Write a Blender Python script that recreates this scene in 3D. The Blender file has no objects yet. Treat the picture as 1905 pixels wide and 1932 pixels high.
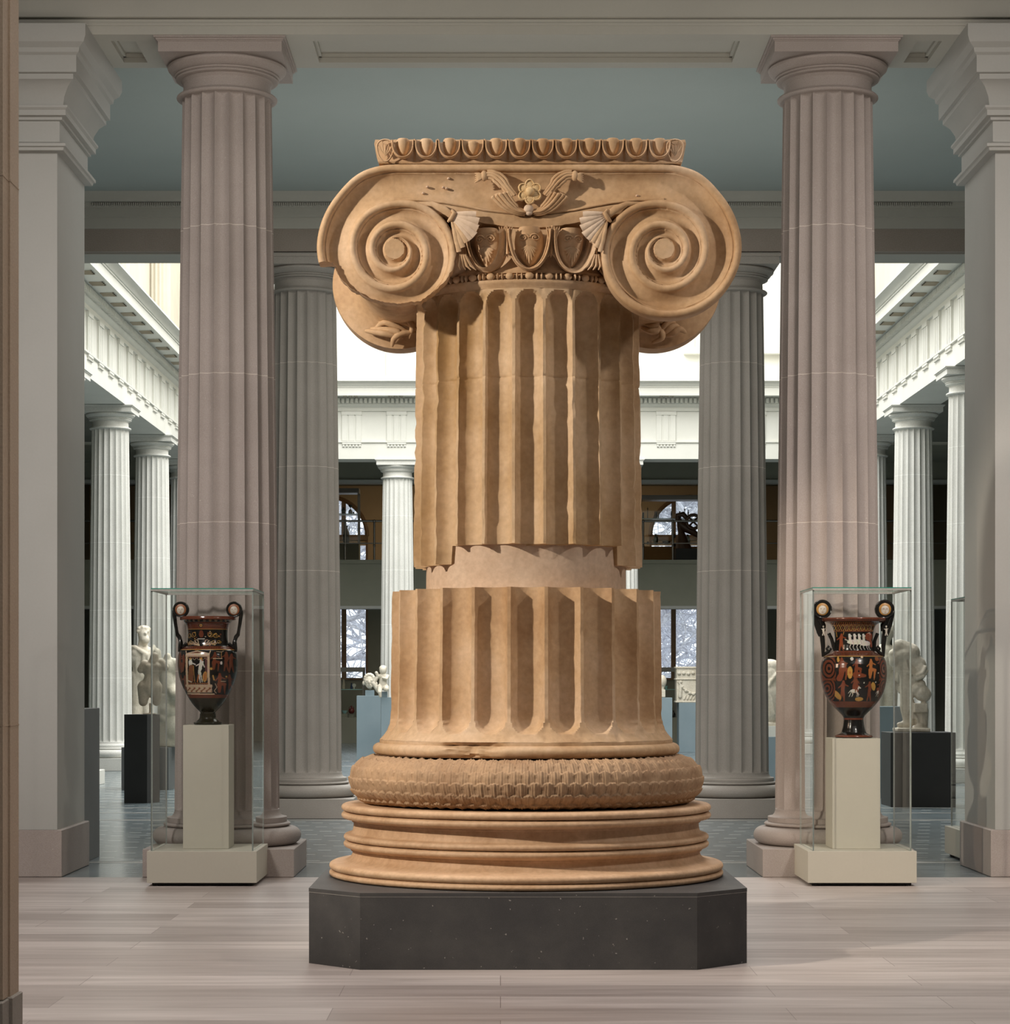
import bpy, bmesh, math, random
import numpy as np
from mathutils import Vector, Matrix, noise
random.seed(7)
PI = math.pi
sc = bpy.context.scene
COL = sc.collection

# ------------------------------------------------------------------ camera
F, CX, CY, EYE = 4300.0, 944.0, 1290.0, 1.325      # focal length, vanishing point (px), eye height
cam = bpy.data.cameras.new('camera'); camo = bpy.data.objects.new('camera', cam); COL.objects.link(camo)
camo.location = (0, 0, EYE); camo.rotation_euler = (PI/2, 0, 0)
cam.sensor_fit = 'HORIZONTAL'; cam.sensor_width = 36; cam.lens = F/1905*36
cam.shift_x = (952.5-CX)/1905; cam.shift_y = (CY-966)/1905
cam.clip_end = 200
sc.camera = camo
sc.view_settings.view_transform = 'Standard'; sc.view_settings.look = 'None'
sc.view_settings.gamma = 1; sc.view_settings.use_curve_mapping = False
sc.view_settings.exposure = 0.0

# ------------------------------------------------------------------ world: overcast winter sky
w = bpy.data.worlds.new('sky'); sc.world = w; w.use_nodes = True
bg = w.node_tree.nodes['Background']; bg.inputs[0].default_value = (0.86, 0.92, 1.0, 1); bg.inputs[1].default_value = 1.9

def area(name, loc, target, size, size_y, power, color, spread=180):
    l = bpy.data.lights.new(name, 'AREA'); l.shape = 'RECTANGLE'; l.size = size; l.size_y = size_y
    l.energy = power; l.color = color; l.spread = math.radians(spread)
    o = bpy.data.objects.new(name, l); COL.objects.link(o); o.location = loc
    d = Vector(target)-Vector(loc); o.rotation_euler = d.to_track_quat('-Z', 'Y').to_euler()
    return o
def spot(name, loc, target, cone, blend, power, color, radius=0.2):
    l = bpy.data.lights.new(name, 'SPOT'); l.spot_size = math.radians(cone); l.spot_blend = blend
    l.energy = power; l.color = color; l.shadow_soft_size = radius
    o = bpy.data.objects.new(name, l); COL.objects.link(o); o.location = loc
    d = Vector(target)-Vector(loc); o.rotation_euler = d.to_track_quat('-Z', 'Y').to_euler()
    return o
# skylight over the court
area('court_skylight', (0.18, 33.5, 13.0), (0.18, 33.5, 0), 10.5, 17.0, 3350, (1.0, 0.985, 0.94))
# skylight of the front hall
area('hall_skylight', (0.2, 4.5, 8.5), (0.2, 14.5, 1.5), 9.0, 5.0, 130, (1.0, 0.95, 0.90))
area('left_fill_light', (-4.2, 7.5, 6.8), (-2.5, 16.0, 1.9), 1.2, 1.2, 46, (1.0, 0.93, 0.88), 52)  # added fill for the left pink column and pier, no fixture there
area('right_fill_light', (4.6, 7.5, 6.8), (3.0, 16.0, 1.9), 1.2, 1.2, 56, (1.0, 0.91, 0.85), 52)  # matching added fill on the right column and pier
area('floor_fill_light', (0.2, 10.2, 8.6), (0.2, 10.2, 0), 9.0, 7.0, 150, (1.0, 0.93, 0.89), 50)  # invented overhead fill that brightens the marble floor
area('bay_ceiling_fill', (0.2, 19.0, 3.0), (0.2, 19.0, 9), 6.0, 2.0, 52, (1.0, 0.98, 0.92))  # added upward fill to lift the bay ceiling, no real fixture hangs here
area('beam_fill_light', (0.2, 13.2, 4.6), (0.2, 16.0, 6.2), 6.0, 0.6, 40, (1.0, 0.95, 0.86))  # added fill that brightens the front beam, not a hall fixture
# gallery ceiling spotlights aimed at the tall column
spot('key_spotlight', (-6.3, 7.2, 5.3), (0.14, 11.6, 1.9), 34, 0.35, 2500, (1.0, 0.88, 0.74), 0.14)
spot('right_spotlight', (6.5, 8.4, 6.2), (0.14, 11.6, 2.0), 34, 0.5, 520, (1.0, 0.90, 0.82), 0.2)
spot('pier_fill_light', (4.0, 3.5, 6.5), (-1.7, 7.35, 2.6), 36, 0.8, 420, (1.0, 0.88, 0.76), 0.3)  # added fill spot that brightens the near tan pier
spot('case_spotlight', (-3.6, 13.0, 3.0), (2.9, 15.4, 1.2), 30, 0.6, 260, (1.0, 0.70, 0.50), 0.03)
area('bay_lamp', (0.2, 19.3, 6.0), (0.2, 19.3, 0), 5.0, 3.0, 120, (1.0, 0.95, 0.88))
area('upper_gallery_lamp', (0.18, 50.0, 5.8), (0.18, 50.5, 4), 8.0, 1.0, 60, (1.0, 0.78, 0.52))
area('lower_gallery_lamp', (0.18, 50.0, 2.8), (0.18, 50.5, 0), 8.0, 1.0, 40, (1.0, 0.88, 0.70))

# ------------------------------------------------------------------ materials
def new_mat(name):
    m = bpy.data.materials.new(name); m.use_nodes = True
    nt = m.node_tree; return m, nt, nt.nodes, nt.links, nt.nodes['Principled BSDF']
def stone(name, c1, c2, scale=3, rough=.6, bump=.15, bscale=60, spec=.35, pits=None, obj=False, veins=None, c3=None, mott=.8):
    m, nt, N, L, P = new_mat(name)
    if obj:
        tc = N.new('ShaderNodeTexCoord'); co = tc.outputs['Object']
    else:
        g = N.new('ShaderNodeNewGeometry'); co = g.outputs['Position']
    n1 = N.new('ShaderNodeTexNoise'); n1.inputs['Scale'].default_value = scale; n1.inputs['Detail'].default_value = 6; n1.inputs['Roughness'].default_value = .6
    L.new(co, n1.inputs['Vector'])
    r = N.new('ShaderNodeValToRGB'); r.color_ramp.elements[0].position = .32; r.color_ramp.elements[1].position = .68
    r.color_ramp.elements[0].color = (*c1, 1); r.color_ramp.elements[1].color = (*c2, 1)
    if c3:
        e = r.color_ramp.elements.new(.5); e.color = (*c3, 1)
    L.new(n1.outputs['Fac'], r.inputs[0]); out = r.outputs[0]
    n2 = N.new('ShaderNodeTexNoise'); n2.inputs['Scale'].default_value = bscale; n2.inputs['Detail'].default_value = 4
    L.new(co, n2.inputs['Vector'])
    mx = N.new('ShaderNodeMix'); mx.data_type = 'RGBA'; mx.blend_type = 'MULTIPLY'
    r2 = N.new('ShaderNodeValToRGB'); r2.color_ramp.elements[0].position = .3; r2.color_ramp.elements[0].color = (.80, .78, .76, 1); r2.color_ramp.elements[1].position = .7; r2.color_ramp.elements[1].color = (1, 1, 1, 1)
    L.new(n2.outputs['Fac'], r2.inputs[0])
    mx.inputs[0].default_value = mott; L.new(out, mx.inputs[6]); L.new(r2.outputs[0], mx.inputs[7]); out = mx.outputs[2]
    if pits:
        v = N.new('ShaderNodeTexNoise'); v.inputs['Scale'].default_value = pits[0]; v.inputs['Detail'].default_value = 2
        L.new(co, v.inputs['Vector'])
        r3 = N.new('ShaderNodeValToRGB'); r3.color_ramp.elements[0].position = pits[1]; r3.color_ramp.elements[0].color = (0, 0, 0, 1); r3.color_ramp.elements[1].position = pits[1]+.02; r3.color_ramp.elements[1].color = (1, 1, 1, 1)
        L.new(v.outputs['Fac'], r3.inputs[0])
        m3 = N.new('ShaderNodeMix'); m3.data_type = 'RGBA'; L.new(r3.outputs[0], m3.inputs[0]); L.new(out, m3.inputs[6]); m3.inputs[7].default_value = (*pits[2], 1); out = m3.outputs[2]
    if veins:   # seams: (period, offset, half-width, colour) on object z
        tc = N.new('ShaderNodeTexCoord'); sx = N.new('ShaderNodeSeparateXYZ'); L.new(tc.outputs['Object'], sx.inputs[0])
        a = N.new('ShaderNodeMath'); a.operation = 'SUBTRACT'; a.inputs[1].default_value = veins[1]-veins[0]/2; L.new(sx.outputs[2], a.inputs[0])
        b = N.new('ShaderNodeMath'); b.operation = 'PINGPONG'; b.inputs[1].default_value = veins[0]/2; L.new(a.outputs[0], b.inputs[0])
        c = N.new('ShaderNodeMath'); c.operation = 'GREATER_THAN'; c.inputs[1].default_value = veins[0]/2-veins[2]; L.new(b.outputs[0], c.inputs[0])
        m4 = N.new('ShaderNodeMix'); m4.data_type = 'RGBA'; L.new(c.outputs[0], m4.inputs[0]); L.new(out, m4.inputs[6]); m4.inputs[7].default_value = (*veins[3], 1); out = m4.outputs[2]
    L.new(out, P.inputs['Base Color']); P.inputs['Roughness'].default_value = rough; P.inputs['Specular IOR Level'].default_value = spec
    if bump:
        bp = N.new('ShaderNodeBump'); bp.inputs['Strength'].default_value = bump; bp.inputs['Distance'].default_value = .01
        L.new(n2.outputs['Fac'], bp.inputs['Height']); L.new(bp.outputs[0], P.inputs['Normal'])
    return m
def plain(name, c, rough=.6, spec=.4, metal=0):
    return stone(name, tuple(x*.95 for x in c), c, 2.5, rough, 0, 40, spec) if not metal else metalm(name, c, rough)
def metalm(name, c, rough):
    m, nt, N, L, P = new_mat(name); P.inputs['Base Color'].default_value = (*c, 1); P.inputs['Metallic'].default_value = 1; P.inputs['Roughness'].default_value = rough
    n = N.new('ShaderNodeTexNoise'); n.inputs['Scale'].default_value = 30; mr = N.new('ShaderNodeMapRange'); mr.inputs[3].default_value = rough*.8; mr.inputs[4].default_value = rough*1.2
    L.new(n.outputs['Fac'], mr.inputs[0]); L.new(mr.outputs[0], P.inputs['Roughness']); return m
PINK_SEAM = (1.033, 0.38, .0022, (.62, .56, .50))
M = {}
M['ancient'] = stone('ancient_marble', (.43, .255, .125), (.72, .53, .36), 2.0, .62, .16, 38, .3, c3=(.60, .405, .235))
M['ancient_dark'] = stone('weathered_marble', (.36, .22, .125), (.56, .37, .22), 3.0, .7, .25, 60, .25, c3=(.46, .31, .19))
M['ancient_pale'] = stone('restored_marble', (.62, .45, .32), (.72, .58, .45), 2.2, .65, .15, 40, .25)
M['disc'] = stone('base_marble', (.52, .33, .19), (.68, .47, .30), 5, .6, .25, 45, .3)
M['shaftmid'] = stone('shaft_marble', (.43, .27, .12), (.71, .53, .35), 1.8, .6, .16, 34, .3, c3=(.60, .42, .25))
M['ochre_stone'] = stone('rosette_marble', (.62, .42, .20), (.75, .56, .32), 8, .5, .2, 60, .3)
M['darkplinth'] = stone('dark_granite', (.058, .058, .060), (.080, .079, .078), 6, .55, .05, 300, .3, pits=(45, .72, (.30, .29, .27)))
M['pink'] = stone('pink_limestone', (.365, .318, .292), (.43, .378, .35), 1.6, .65, .2, 160, .25, pits=(70, .74, (.55, .50, .46)), veins=PINK_SEAM)
M['pink_plain'] = stone('pink_limestone_block', (.365, .318, .292), (.43, .378, .35), 1.6, .65, .2, 160, .25, pits=(70, .74, (.55, .50, .46)))
M['grey_lime'] = stone('grey_limestone', (.36, .335, .30), (.42, .39, .355), 1.6, .65, .2, 160, .25, veins=PINK_SEAM)
M['white_lime'] = stone('white_limestone', (.66, .66, .62), (.74, .74, .70), 1.6, .65, .15, 90, .25, veins=(1.033, .38, .003, (.82, .82, .78)))
M['white_trim'] = stone('white_plaster', (.66, .655, .60), (.71, .705, .65), 1.6, .7, .05, 60, .2, mott=.12)
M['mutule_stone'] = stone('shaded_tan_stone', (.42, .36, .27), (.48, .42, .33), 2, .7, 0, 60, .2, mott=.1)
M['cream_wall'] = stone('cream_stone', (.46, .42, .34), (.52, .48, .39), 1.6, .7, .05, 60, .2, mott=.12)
M['plaster'] = stone('painted_plaster', (.385, .383, .358), (.415, .413, .388), 1.2, .65, .03, 60, .3, mott=.12)
M['beam'] = stone('beam_plaster', (.42, .41, .365), (.45, .44, .39), 1.2, .7, .03, 60, .25, mott=.12)
M['ceiling'] = stone('blue_grey_ceiling', (.345, .39, .375), (.365, .41, .395), .8, .8, .02, 60, .2, mott=.12)
M['stone_band'] = stone('brown_limestone', (.30, .26, .22), (.36, .31, .27), 1.4, .7, .1, 100, .25)
M['olive'] = stone('olive_paint', (.22, .22, .175), (.25, .25, .20), 1.4, .8, .02, 100, .2, mott=.12)
M['darkwall'] = stone('dark_aisle_paint', (.16, .165, .14), (.19, .19, .16), 1.4, .8, .02, 100, .2, mott=.12)
M['tan'] = stone('tan_paint', (.42, .31, .19), (.46, .34, .21), 1.4, .8, .02, 100, .2, mott=.12)
M['case_base'] = stone('putty_paint', (.50, .475, .40), (.52, .495, .415), 2, .6, .0, 60, .3, mott=.12)
M['ped_blue'] = stone('blue_grey_paint', (.20, .26, .29), (.23, .29, .32), 2, .7, .0, 120, .3, mott=.12)
M['ped_dark'] = stone('charcoal_paint', (.030, .031, .030), (.038, .039, .038), 2, .6, .0, 120, .3, mott=.12)
M['ped_grey'] = stone('grey_paint', (.13, .135, .135), (.15, .155, .155), 2, .6, .0, 120, .3, mott=.12)
M['statue'] = stone('statue_marble', (.60, .54, .43), (.76, .71, .60), 6, .6, .3, 40, .3)
M['statue_tan'] = stone('tan_statue_marble', (.48, .41, .31), (.58, .51, .40), 6, .55, .2, 40, .3)
M['wood'] = stone('bronze_window_frame', (.16, .09, .04), (.24, .14, .07), 5, .45, 0, 60, .4)
M['tanpier'] = stone('tan_pier_limestone', (.52, .41, .31), (.60, .49, .385), 1.3, .6, .2, 120, .3)
M['orange'] = stone('amber_plinth', (.30, .15, .04), (.34, .17, .05), 5, .6, 0, 60, .3)
M['black'] = stone('black_bronze', (.012, .010, .009), (.03, .022, .016), 8, .35, .1, 60, .5)
M['bronze'] = stone('brown_bronze', (.06, .028, .013), (.10, .045, .02), 8, .4, .1, 60, .5)
M['green_pot'] = stone('green_bronze', (.07, .09, .05), (.11, .13, .08), 8, .5, .1, 60, .4)
M['blueglass'] = plain('blue_glaze', (.02, .05, .14), .2)
M['redglaze'] = plain('red_glaze', (.12, .012, .010), .25)
M['aqua'] = plain('aqua_glass', (.35, .62, .62), .2)
M['steel'] = metalm('rail_metal', (.22, .21, .19), .4)
M['bark'] = stone('snowy_bark', (.42, .42, .46), (.85, .87, .92), 9, .8, .3, 40, .2)
M['snow'] = stone('snow', (.72, .76, .82), (.82, .86, .90), 1, .8, .1, 10, .2)
M['rubber'] = plain('black_foot', (.01, .01, .01), .6)

def glass_mat():
    m, nt, N, L, P = new_mat('case_glass'); N.remove(P)
    out = [n for n in N if n.type == 'OUTPUT_MATERIAL'][0]
    t = N.new('ShaderNodeBsdfTransparent'); t.inputs[0].default_value = (.986, .993, .988, 1)
    g = N.new('ShaderNodeBsdfGlossy'); g.inputs['Roughness'].default_value = .01; g.inputs[0].default_value = (.9, .95, .93, 1)
    fr = N.new('ShaderNodeFresnel'); fr.inputs[0].default_value = 1.35
    mx = N.new('ShaderNodeMixShader'); ge = N.new('ShaderNodeNewGeometry'); iv = N.new('ShaderNodeMath'); iv.operation = 'SUBTRACT'; iv.inputs[0].default_value = 1; L.new(ge.outputs['Backfacing'], iv.inputs[1])
    ml = N.new('ShaderNodeMath'); ml.operation = 'MULTIPLY'; L.new(fr.outputs[0], ml.inputs[0]); L.new(iv.outputs[0], ml.inputs[1])
    L.new(ml.outputs[0], mx.inputs[0]); L.new(t.outputs[0], mx.inputs[1]); L.new(g.outputs[0], mx.inputs[2]); L.new(mx.outputs[0], out.inputs[0])
    return m
M['glass'] = glass_mat()
def edge_mat():
    m, nt, N, L, P = new_mat('glass_edge')
    tx = N.new('ShaderNodeTexNoise'); tx.inputs['Scale'].default_value = 4
    r = N.new('ShaderNodeValToRGB'); r.color_ramp.elements[0].color = (.18, .36, .32, 1); r.color_ramp.elements[1].color = (.30, .48, .44, 1)
    L.new(tx.outputs['Fac'], r.inputs[0]); L.new(r.outputs[0], P.inputs['Base Color']); P.inputs['Roughness'].default_value = .2
    return m
M['edge'] = edge_mat()
def edge2():
    m = M['edge'].copy(); m.name = 'green_glass_edge'
    r = [n for n in m.node_tree.nodes if n.type == 'VALTORGB'][0]
    r.color_ramp.elements[0].color = (.02, .22, .16, 1); r.color_ramp.elements[1].color = (.04, .30, .23, 1); return m
M['edge_green'] = edge2()
M['edge_pale'] = stone('pale_glass_edge', (.30, .34, .32), (.38, .42, .40), 3, .2, 0, 60, .5)

def floor_marble():
    m, nt, N, L, P = new_mat('pink_marble_slabs')
    g = N.new('ShaderNodeNewGeometry')
    b = N.new('ShaderNodeTexBrick'); b.offset = .37; b.offset_frequency = 2; b.squash = 1
    b.inputs['Scale'].default_value = 1; b.inputs['Brick Width'].default_value = 1.85; b.inputs['Row Height'].default_value = .345
    b.inputs['Mortar Size'].default_value = .0018; b.inputs['Mortar Smooth'].default_value = 0; b.inputs['Bias'].default_value = 0
    b.inputs['Color1'].default_value = (.34, .295, .275, 1); b.inputs['Color2'].default_value = (.55, .50, .475, 1); b.inputs['Mortar'].default_value = (.24, .20, .185, 1)
    L.new(g.outputs['Position'], b.inputs['Vector'])
    mp = N.new('ShaderNodeMapping'); mp.inputs['Scale'].default_value = (.7, 7, 1); L.new(g.outputs['Position'], mp.inputs[0])
    n = N.new('ShaderNodeTexNoise'); n.inputs['Scale'].default_value = 1.6; n.inputs['Detail'].default_value = 7; n.inputs['Distortion'].default_value = .6; L.new(mp.outputs[0], n.inputs[0])
    r = N.new('ShaderNodeValToRGB'); r.color_ramp.elements[0].position = .3; r.color_ramp.elements[0].color = (.74, .71, .69, 1); r.color_ramp.elements[1].position = .7; r.color_ramp.elements[1].color = (1.08, 1.06, 1.05, 1)
    L.new(n.outputs['Fac'], r.inputs[0])
    mx = N.new('ShaderNodeMix'); mx.data_type = 'RGBA'; mx.blend_type = 'MULTIPLY'; mx.inputs[0].default_value = 1
    L.new(b.outputs[0], mx.inputs[6]); L.new(r.outputs[0], mx.inputs[7]); L.new(mx.outputs[2], P.inputs['Base Color'])
    P.inputs['Roughness'].default_value = .38; P.inputs['Specular IOR Level'].default_value = .45
    return m
M['floor'] = floor_marble()
def floor_slate(field=True):
    m, nt, N, L, P = new_mat('slate_field' if field else 'slate_strip')
    g = N.new('ShaderNodeNewGeometry'); s = N.new('ShaderNodeSeparateXYZ'); L.new(g.outputs['Position'], s.inputs[0])
    mp = N.new('ShaderNodeMapping'); mp.inputs['Scale'].default_value = (1.6, 14, 1); L.new(g.outputs['Position'], mp.inputs[0])
    n = N.new('ShaderNodeTexNoise'); n.inputs['Scale'].default_value = 1.5; n.inputs['Detail'].default_value = 6; L.new(mp.outputs[0], n.inputs[0])
    r = N.new('ShaderNodeValToRGB'); r.color_ramp.elements[0].position = .35; r.color_ramp.elements[0].color = (.075, .10, .11, 1); r.color_ramp.elements[1].position = .68; r.color_ramp.elements[1].color = (.20, .24, .25, 1)
    L.new(n.outputs['Fac'], r.inputs[0]); out = r.outputs[0]
    def mth(op, a, b):
        q = N.new('ShaderNodeMath'); q.operation = op
        for i, v in enumerate((a, b)):
            if v is None: continue
            if isinstance(v, (int, float)): q.inputs[i].default_value = v
            else: L.new(v, q.inputs[i])
        return q.outputs[0]
    if field:
        yy = mth('DIVIDE', s.outputs[1], .155); row = mth('FLOOR', yy, None); fy = mth('FRACT', yy, None)
        xx = mth('ADD', mth('DIVIDE', s.outputs[0], .62), mth('MULTIPLY', row, .285)); fx = mth('FRACT', xx, None)
        k = mth('MULTIPLY', mth('LESS_THAN', fx, .17), mth('LESS_THAN', fy, .2))
        mx = N.new('ShaderNodeMix'); mx.data_type = 'RGBA'; L.new(k, mx.inputs[0]); L.new(out, mx.inputs[6]); mx.inputs[7].default_value = (.62, .63, .60, 1); out = mx.outputs[2]
    L.new(out, P.inputs['Base Color']); P.inputs['Roughness'].default_value = .2; P.inputs['Specular IOR Level'].default_value = .6
    rr = N.new('ShaderNodeMapRange'); rr.inputs[3].default_value = .12; rr.inputs[4].default_value = .3; L.new(n.outputs['Fac'], rr.inputs[0]); L.new(rr.outputs[0], P.inputs['Roughness'])
    return m
M['slate'] = floor_slate(); M['slate_plain'] = floor_slate(False)
M['strip'] = stone('pale_stone_strip', (.38, .37, .34), (.45, .44, .41), 3, .3, 0, 60, .5)

# ------------------------------------------------------------------ helpers
def link(o, parent=None):
    COL.objects.link(o)
    if parent is not None: o.parent = parent
    return o
def mesh(name, V, Fc, mat, parent=None, smooth=35, mats=None, midx=None):
    me = bpy.data.meshes.new(name); me.from_pydata([tuple(v) for v in V], [], [tuple(f) for f in Fc])
    me.update()
    for mm in (mats or [mat]): me.materials.append(M[mm] if isinstance(mm, str) else mm)
    if midx is not None: me.polygons.foreach_set('material_index', midx)
    if smooth:
        me.polygons.foreach_set('use_smooth', [True]*len(me.polygons))
        if smooth < 180: me.set_sharp_from_angle(angle=math.radians(smooth))
    o = bpy.data.objects.new(name, me)
    return link(o, parent)
def thing(name, label, cat, loc=(0, 0, 0), group=None, rotz=0):
    o = bpy.data.objects.new(name, None); o.empty_display_size = .1; o.location = loc; o.rotation_euler = (0, 0, rotz)
    link(o); o['label'] = label; o['category'] = cat
    if group: o['group'] = group
    return o
def tag(o, label, cat, group=None):
    o['label'] = label; o['category'] = cat
    if group: o['group'] = group
    return o
def struct(o): o['kind'] = 'structure'; return o
def dup(root, loc, label, group=None, rotz=0):
    r = root.copy(); COL.objects.link(r); r.location = loc; r.rotation_euler = (0, 0, rotz); r['label'] = label
    if group: r['group'] = group
    for ch in list(root.children):
        c = ch.copy(); COL.objects.link(c); c.parent = r
        for g in list(ch.children):
            d = g.copy(); COL.objects.link(d); d.parent = c
    return r
class MB:
    def __init__(s): s.V = []; s.F = []; s.m = []
    def add(s, V, Fc, k=0):
        b = len(s.V); s.V += [tuple(v) for v in V]; s.F += [tuple(i+b for i in f) for f in Fc]; s.m += [k]*len(Fc); return s
    def box(s, x0, x1, y0, y1, z0, z1, k=0):
        V = [(x0,y0,z0),(x1,y0,z0),(x1,y1,z0),(x0,y1,z0),(x0,y0,z1),(x1,y0,z1),(x1,y1,z1),(x0,y1,z1)]
        return s.add(V, [(0,3,2,1),(4,5,6,7),(0,1,5,4),(1,2,6,5),(2,3,7,6),(3,0,4,7)], k)
    def bbox(s, x0, x1, y0, y1, z0, z1, b=.004, k=0):   # box with a chamfered outline in z (top and bottom) and plan
        P = lambda e, z: [(x0+e,y0+e,z),(x1-e,y0+e,z),(x1-e,y1-e,z),(x0+e,y1-e,z)]
        V = P(b, z0)+P(0, z0+b)+P(0, z1-b)+P(b, z1)
        Fc = [(3,2,1,0),(12,13,14,15)]
        for r in range(3):
            for i in range(4):
                j = (i+1) % 4; Fc.append((r*4+i, r*4+j, r*4+4+j, r*4+4+i))
        return s.add(V, Fc, k)
    def lathe(s, prof, n=48, c=(0, 0), k=0, a0=0):
        V = []; Fc = []
        for r, z in prof:
            for i in range(n):
                a = a0+2*PI*i/n; V.append((c[0]+r*math.cos(a), c[1]+r*math.sin(a), z))
        for j in range(len(prof)-1):
            for i in range(n):
                i2 = (i+1) % n; Fc.append((j*n+i, j*n+i2, (j+1)*n+i2, (j+1)*n+i))
        Fc.append(tuple(range(n-1, -1, -1))); Fc.append(tuple((len(prof)-1)*n+i for i in range(n)))
        return s.add(V, Fc, k)
    def tube(s, pts, rad, n=8, flat=1.0, k=0, cap=True):
        pts = [Vector(p) for p in pts]; m = len(pts)
        if not hasattr(rad, '__len__'): rad = [rad]*m
        T = [(pts[min(i+1, m-1)]-pts[max(i-1, 0)]).normalized() for i in range(m)]
        up = Vector((0, -1, 0)) if abs(T[0].y) < .9 else Vector((0, 0, 1))
        V = []; Fc = []
        nrm = (up-T[0]*up.dot(T[0])).normalized()
        for i in range(m):
            nrm = (nrm-T[i]*nrm.dot(T[i])).normalized(); bi = T[i].cross(nrm)
            for j in range(n):
                a = 2*PI*j/n; V.append(pts[i]+(nrm*math.cos(a)*flat+bi*math.sin(a))*rad[i])
        for i in range(m-1):
            for j in range(n):
                j2 = (j+1) % n; Fc.append((i*n+j, i*n+j2, (i+1)*n+j2, (i+1)*n+j))
        if cap: Fc.append(tuple(range(n-1, -1, -1))); Fc.append(tuple((m-1)*n+i for i in range(n)))
        return s.add(V, Fc, k)
    def ball(s, c, r, n=12, k=0, rot=None):
        if not hasattr(r, '__len__'): r = (r, r, r)
        V = []; Fc = []; h = n//2+2
        for i in range(1, h):
            t = PI*i/h
            for j in range(n):
                a = 2*PI*j/n; v = Vector((r[0]*math.sin(t)*math.cos(a), r[1]*math.sin(t)*math.sin(a), r[2]*math.cos(t)))
                if rot: v = rot @ v
                V.append(v+Vector(c))
        tp = Vector((0, 0, r[2])); 
        if rot: tp = rot @ tp
        V.append(Vector(c)+tp); V.append(Vector(c)-tp); a, b = len(V)-2, len(V)-1
        for i in range(h-2):
            for j in range(n):
                j2 = (j+1) % n; Fc.append((i*n+j, (i+1)*n+j, (i+1)*n+j2, i*n+j2))
        for j in range(n):
            j2 = (j+1) % n; Fc.append((a, j, j2)); Fc.append((b, (h-2)*n+j2, (h-2)*n+j))
        return s.add(V, Fc, k)
    def cap(s, p0, r0, p1, r1, n=12, k=0):    # tapered capsule
        p0, p1 = Vector(p0), Vector(p1); d = p1-p0; L = d.length; d.normalize()
        pts = []; rr = []
        for i in range(6):
            t = PI/2*i/5; pts.append(p0-d*r0*math.cos(t)*.999); rr.append(max(r0*math.sin(t), r0*.04))
        for i in range(1, 4): pts.append(p0+d*L*i/4); rr.append(r0+(r1-r0)*i/4)
        for i in range(6):
            t = PI/2*i/5; pts.append(p1+d*r1*math.sin(t)*.999); rr.append(max(r1*math.cos(t), r1*.04))
        return s.tube(pts, rr, n, k=k)
    def prism(s, poly, y0, y1, k=0):          # polygon in (x,z) extruded along y
        n = len(poly); V = [(x, y0, z) for x, z in poly]+[(x, y1, z) for x, z in poly]
        Fc = [tuple(range(n)), tuple(range(2*n-1, n-1, -1))]+[(i, i+n, (i+1) % n+n, (i+1) % n) for i in range(n)]
        return s.add(V, Fc, k)
    def build(s, name, mat, parent=None, smooth=35):
        mats = mat if isinstance(mat, (list, tuple)) else [mat]
        return mesh(name, s.V, s.F, None, parent, smooth, mats, s.m)
def bx(name, x0, x1, y0, y1, z0, z1, mat, parent=None, b=0):
    q = MB(); (q.bbox(x0, x1, y0, y1, z0, z1, b) if b else q.box(x0, x1, y0, y1, z0, z1)); return q.build(name, mat, parent, 0)
def interp(x, tab):
    if x <= tab[0][0]: return tab[0][1]
    for (a, fa), (b, fb) in zip(tab, tab[1:]):
        if x <= b: return fa+(fb-fa)*(x-a)/(b-a) if b > a else fb
    return tab[-1][1]
def smooth_prof(pts, k=4):
    """Catmull-Rom resampling of a profile."""
    out = []; n = len(pts)
    for i in range(n-1):
        p0, p1, p2, p3 = pts[max(i-1, 0)], pts[i], pts[i+1], pts[min(i+2, n-1)]
        for j in range(k):
            t = j/k
            out.append(tuple(.5*((2*p1[d])+(-p0[d]+p2[d])*t+(2*p0[d]-5*p1[d]+4*p2[d]-p3[d])*t*t+(-p0[d]+3*p1[d]-3*p2[d]+p3[d])*t**3) for d in range(len(p1))))
    out.append(tuple(pts[-1])); return out
def arc(rc, zc, rr, rz, a0, a1, n=8):
    return [(rc+rr*math.cos(math.radians(a0+(a1-a0)*i/n)), zc+rz*math.sin(math.radians(a0+(a1-a0)*i/n))) for i in range(n+1)]

# ------------------------------------------------------------------ setting: floors
struct(bx('floor', -9.5, 9.9, -3, 15.6, -.2, 0, 'floor'))
struct(bx('floor_strip', -9.5, 9.9, 15.6, 16.86, -.2, 0, 'slate_plain')).name = 'floor.001'
struct(bx('floor', -9.5, 9.9, 16.86, 22.12, -.2, 0, 'slate'))
struct(bx('floor', -9.5, 9.9, 22.12, 23.35, -.2, 0, 'slate_plain'))
struct(bx('floor', -9.5, 9.9, 23.35, 52.7, -.2, 0, 'slate'))
n_trim = [0]
def trim(o): n_trim[0] += 1; o.name = 'trim_%d' % n_trim[0]; return struct(o)
q = MB()
for y0, y1 in ((16.84, 16.90), (16.97, 16.99), (22.06, 22.12), (22.20, 22.23), (23.32, 23.38), (24.3, 24.36), (26.1, 26.16), (29, 29.06), (36.6, 36.7), (39.0, 39.1)):
    q.box(-9.4, 9.8, y0, y1, .0, .0015)
trim(q.build('t', 'strip', None, 0))

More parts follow.
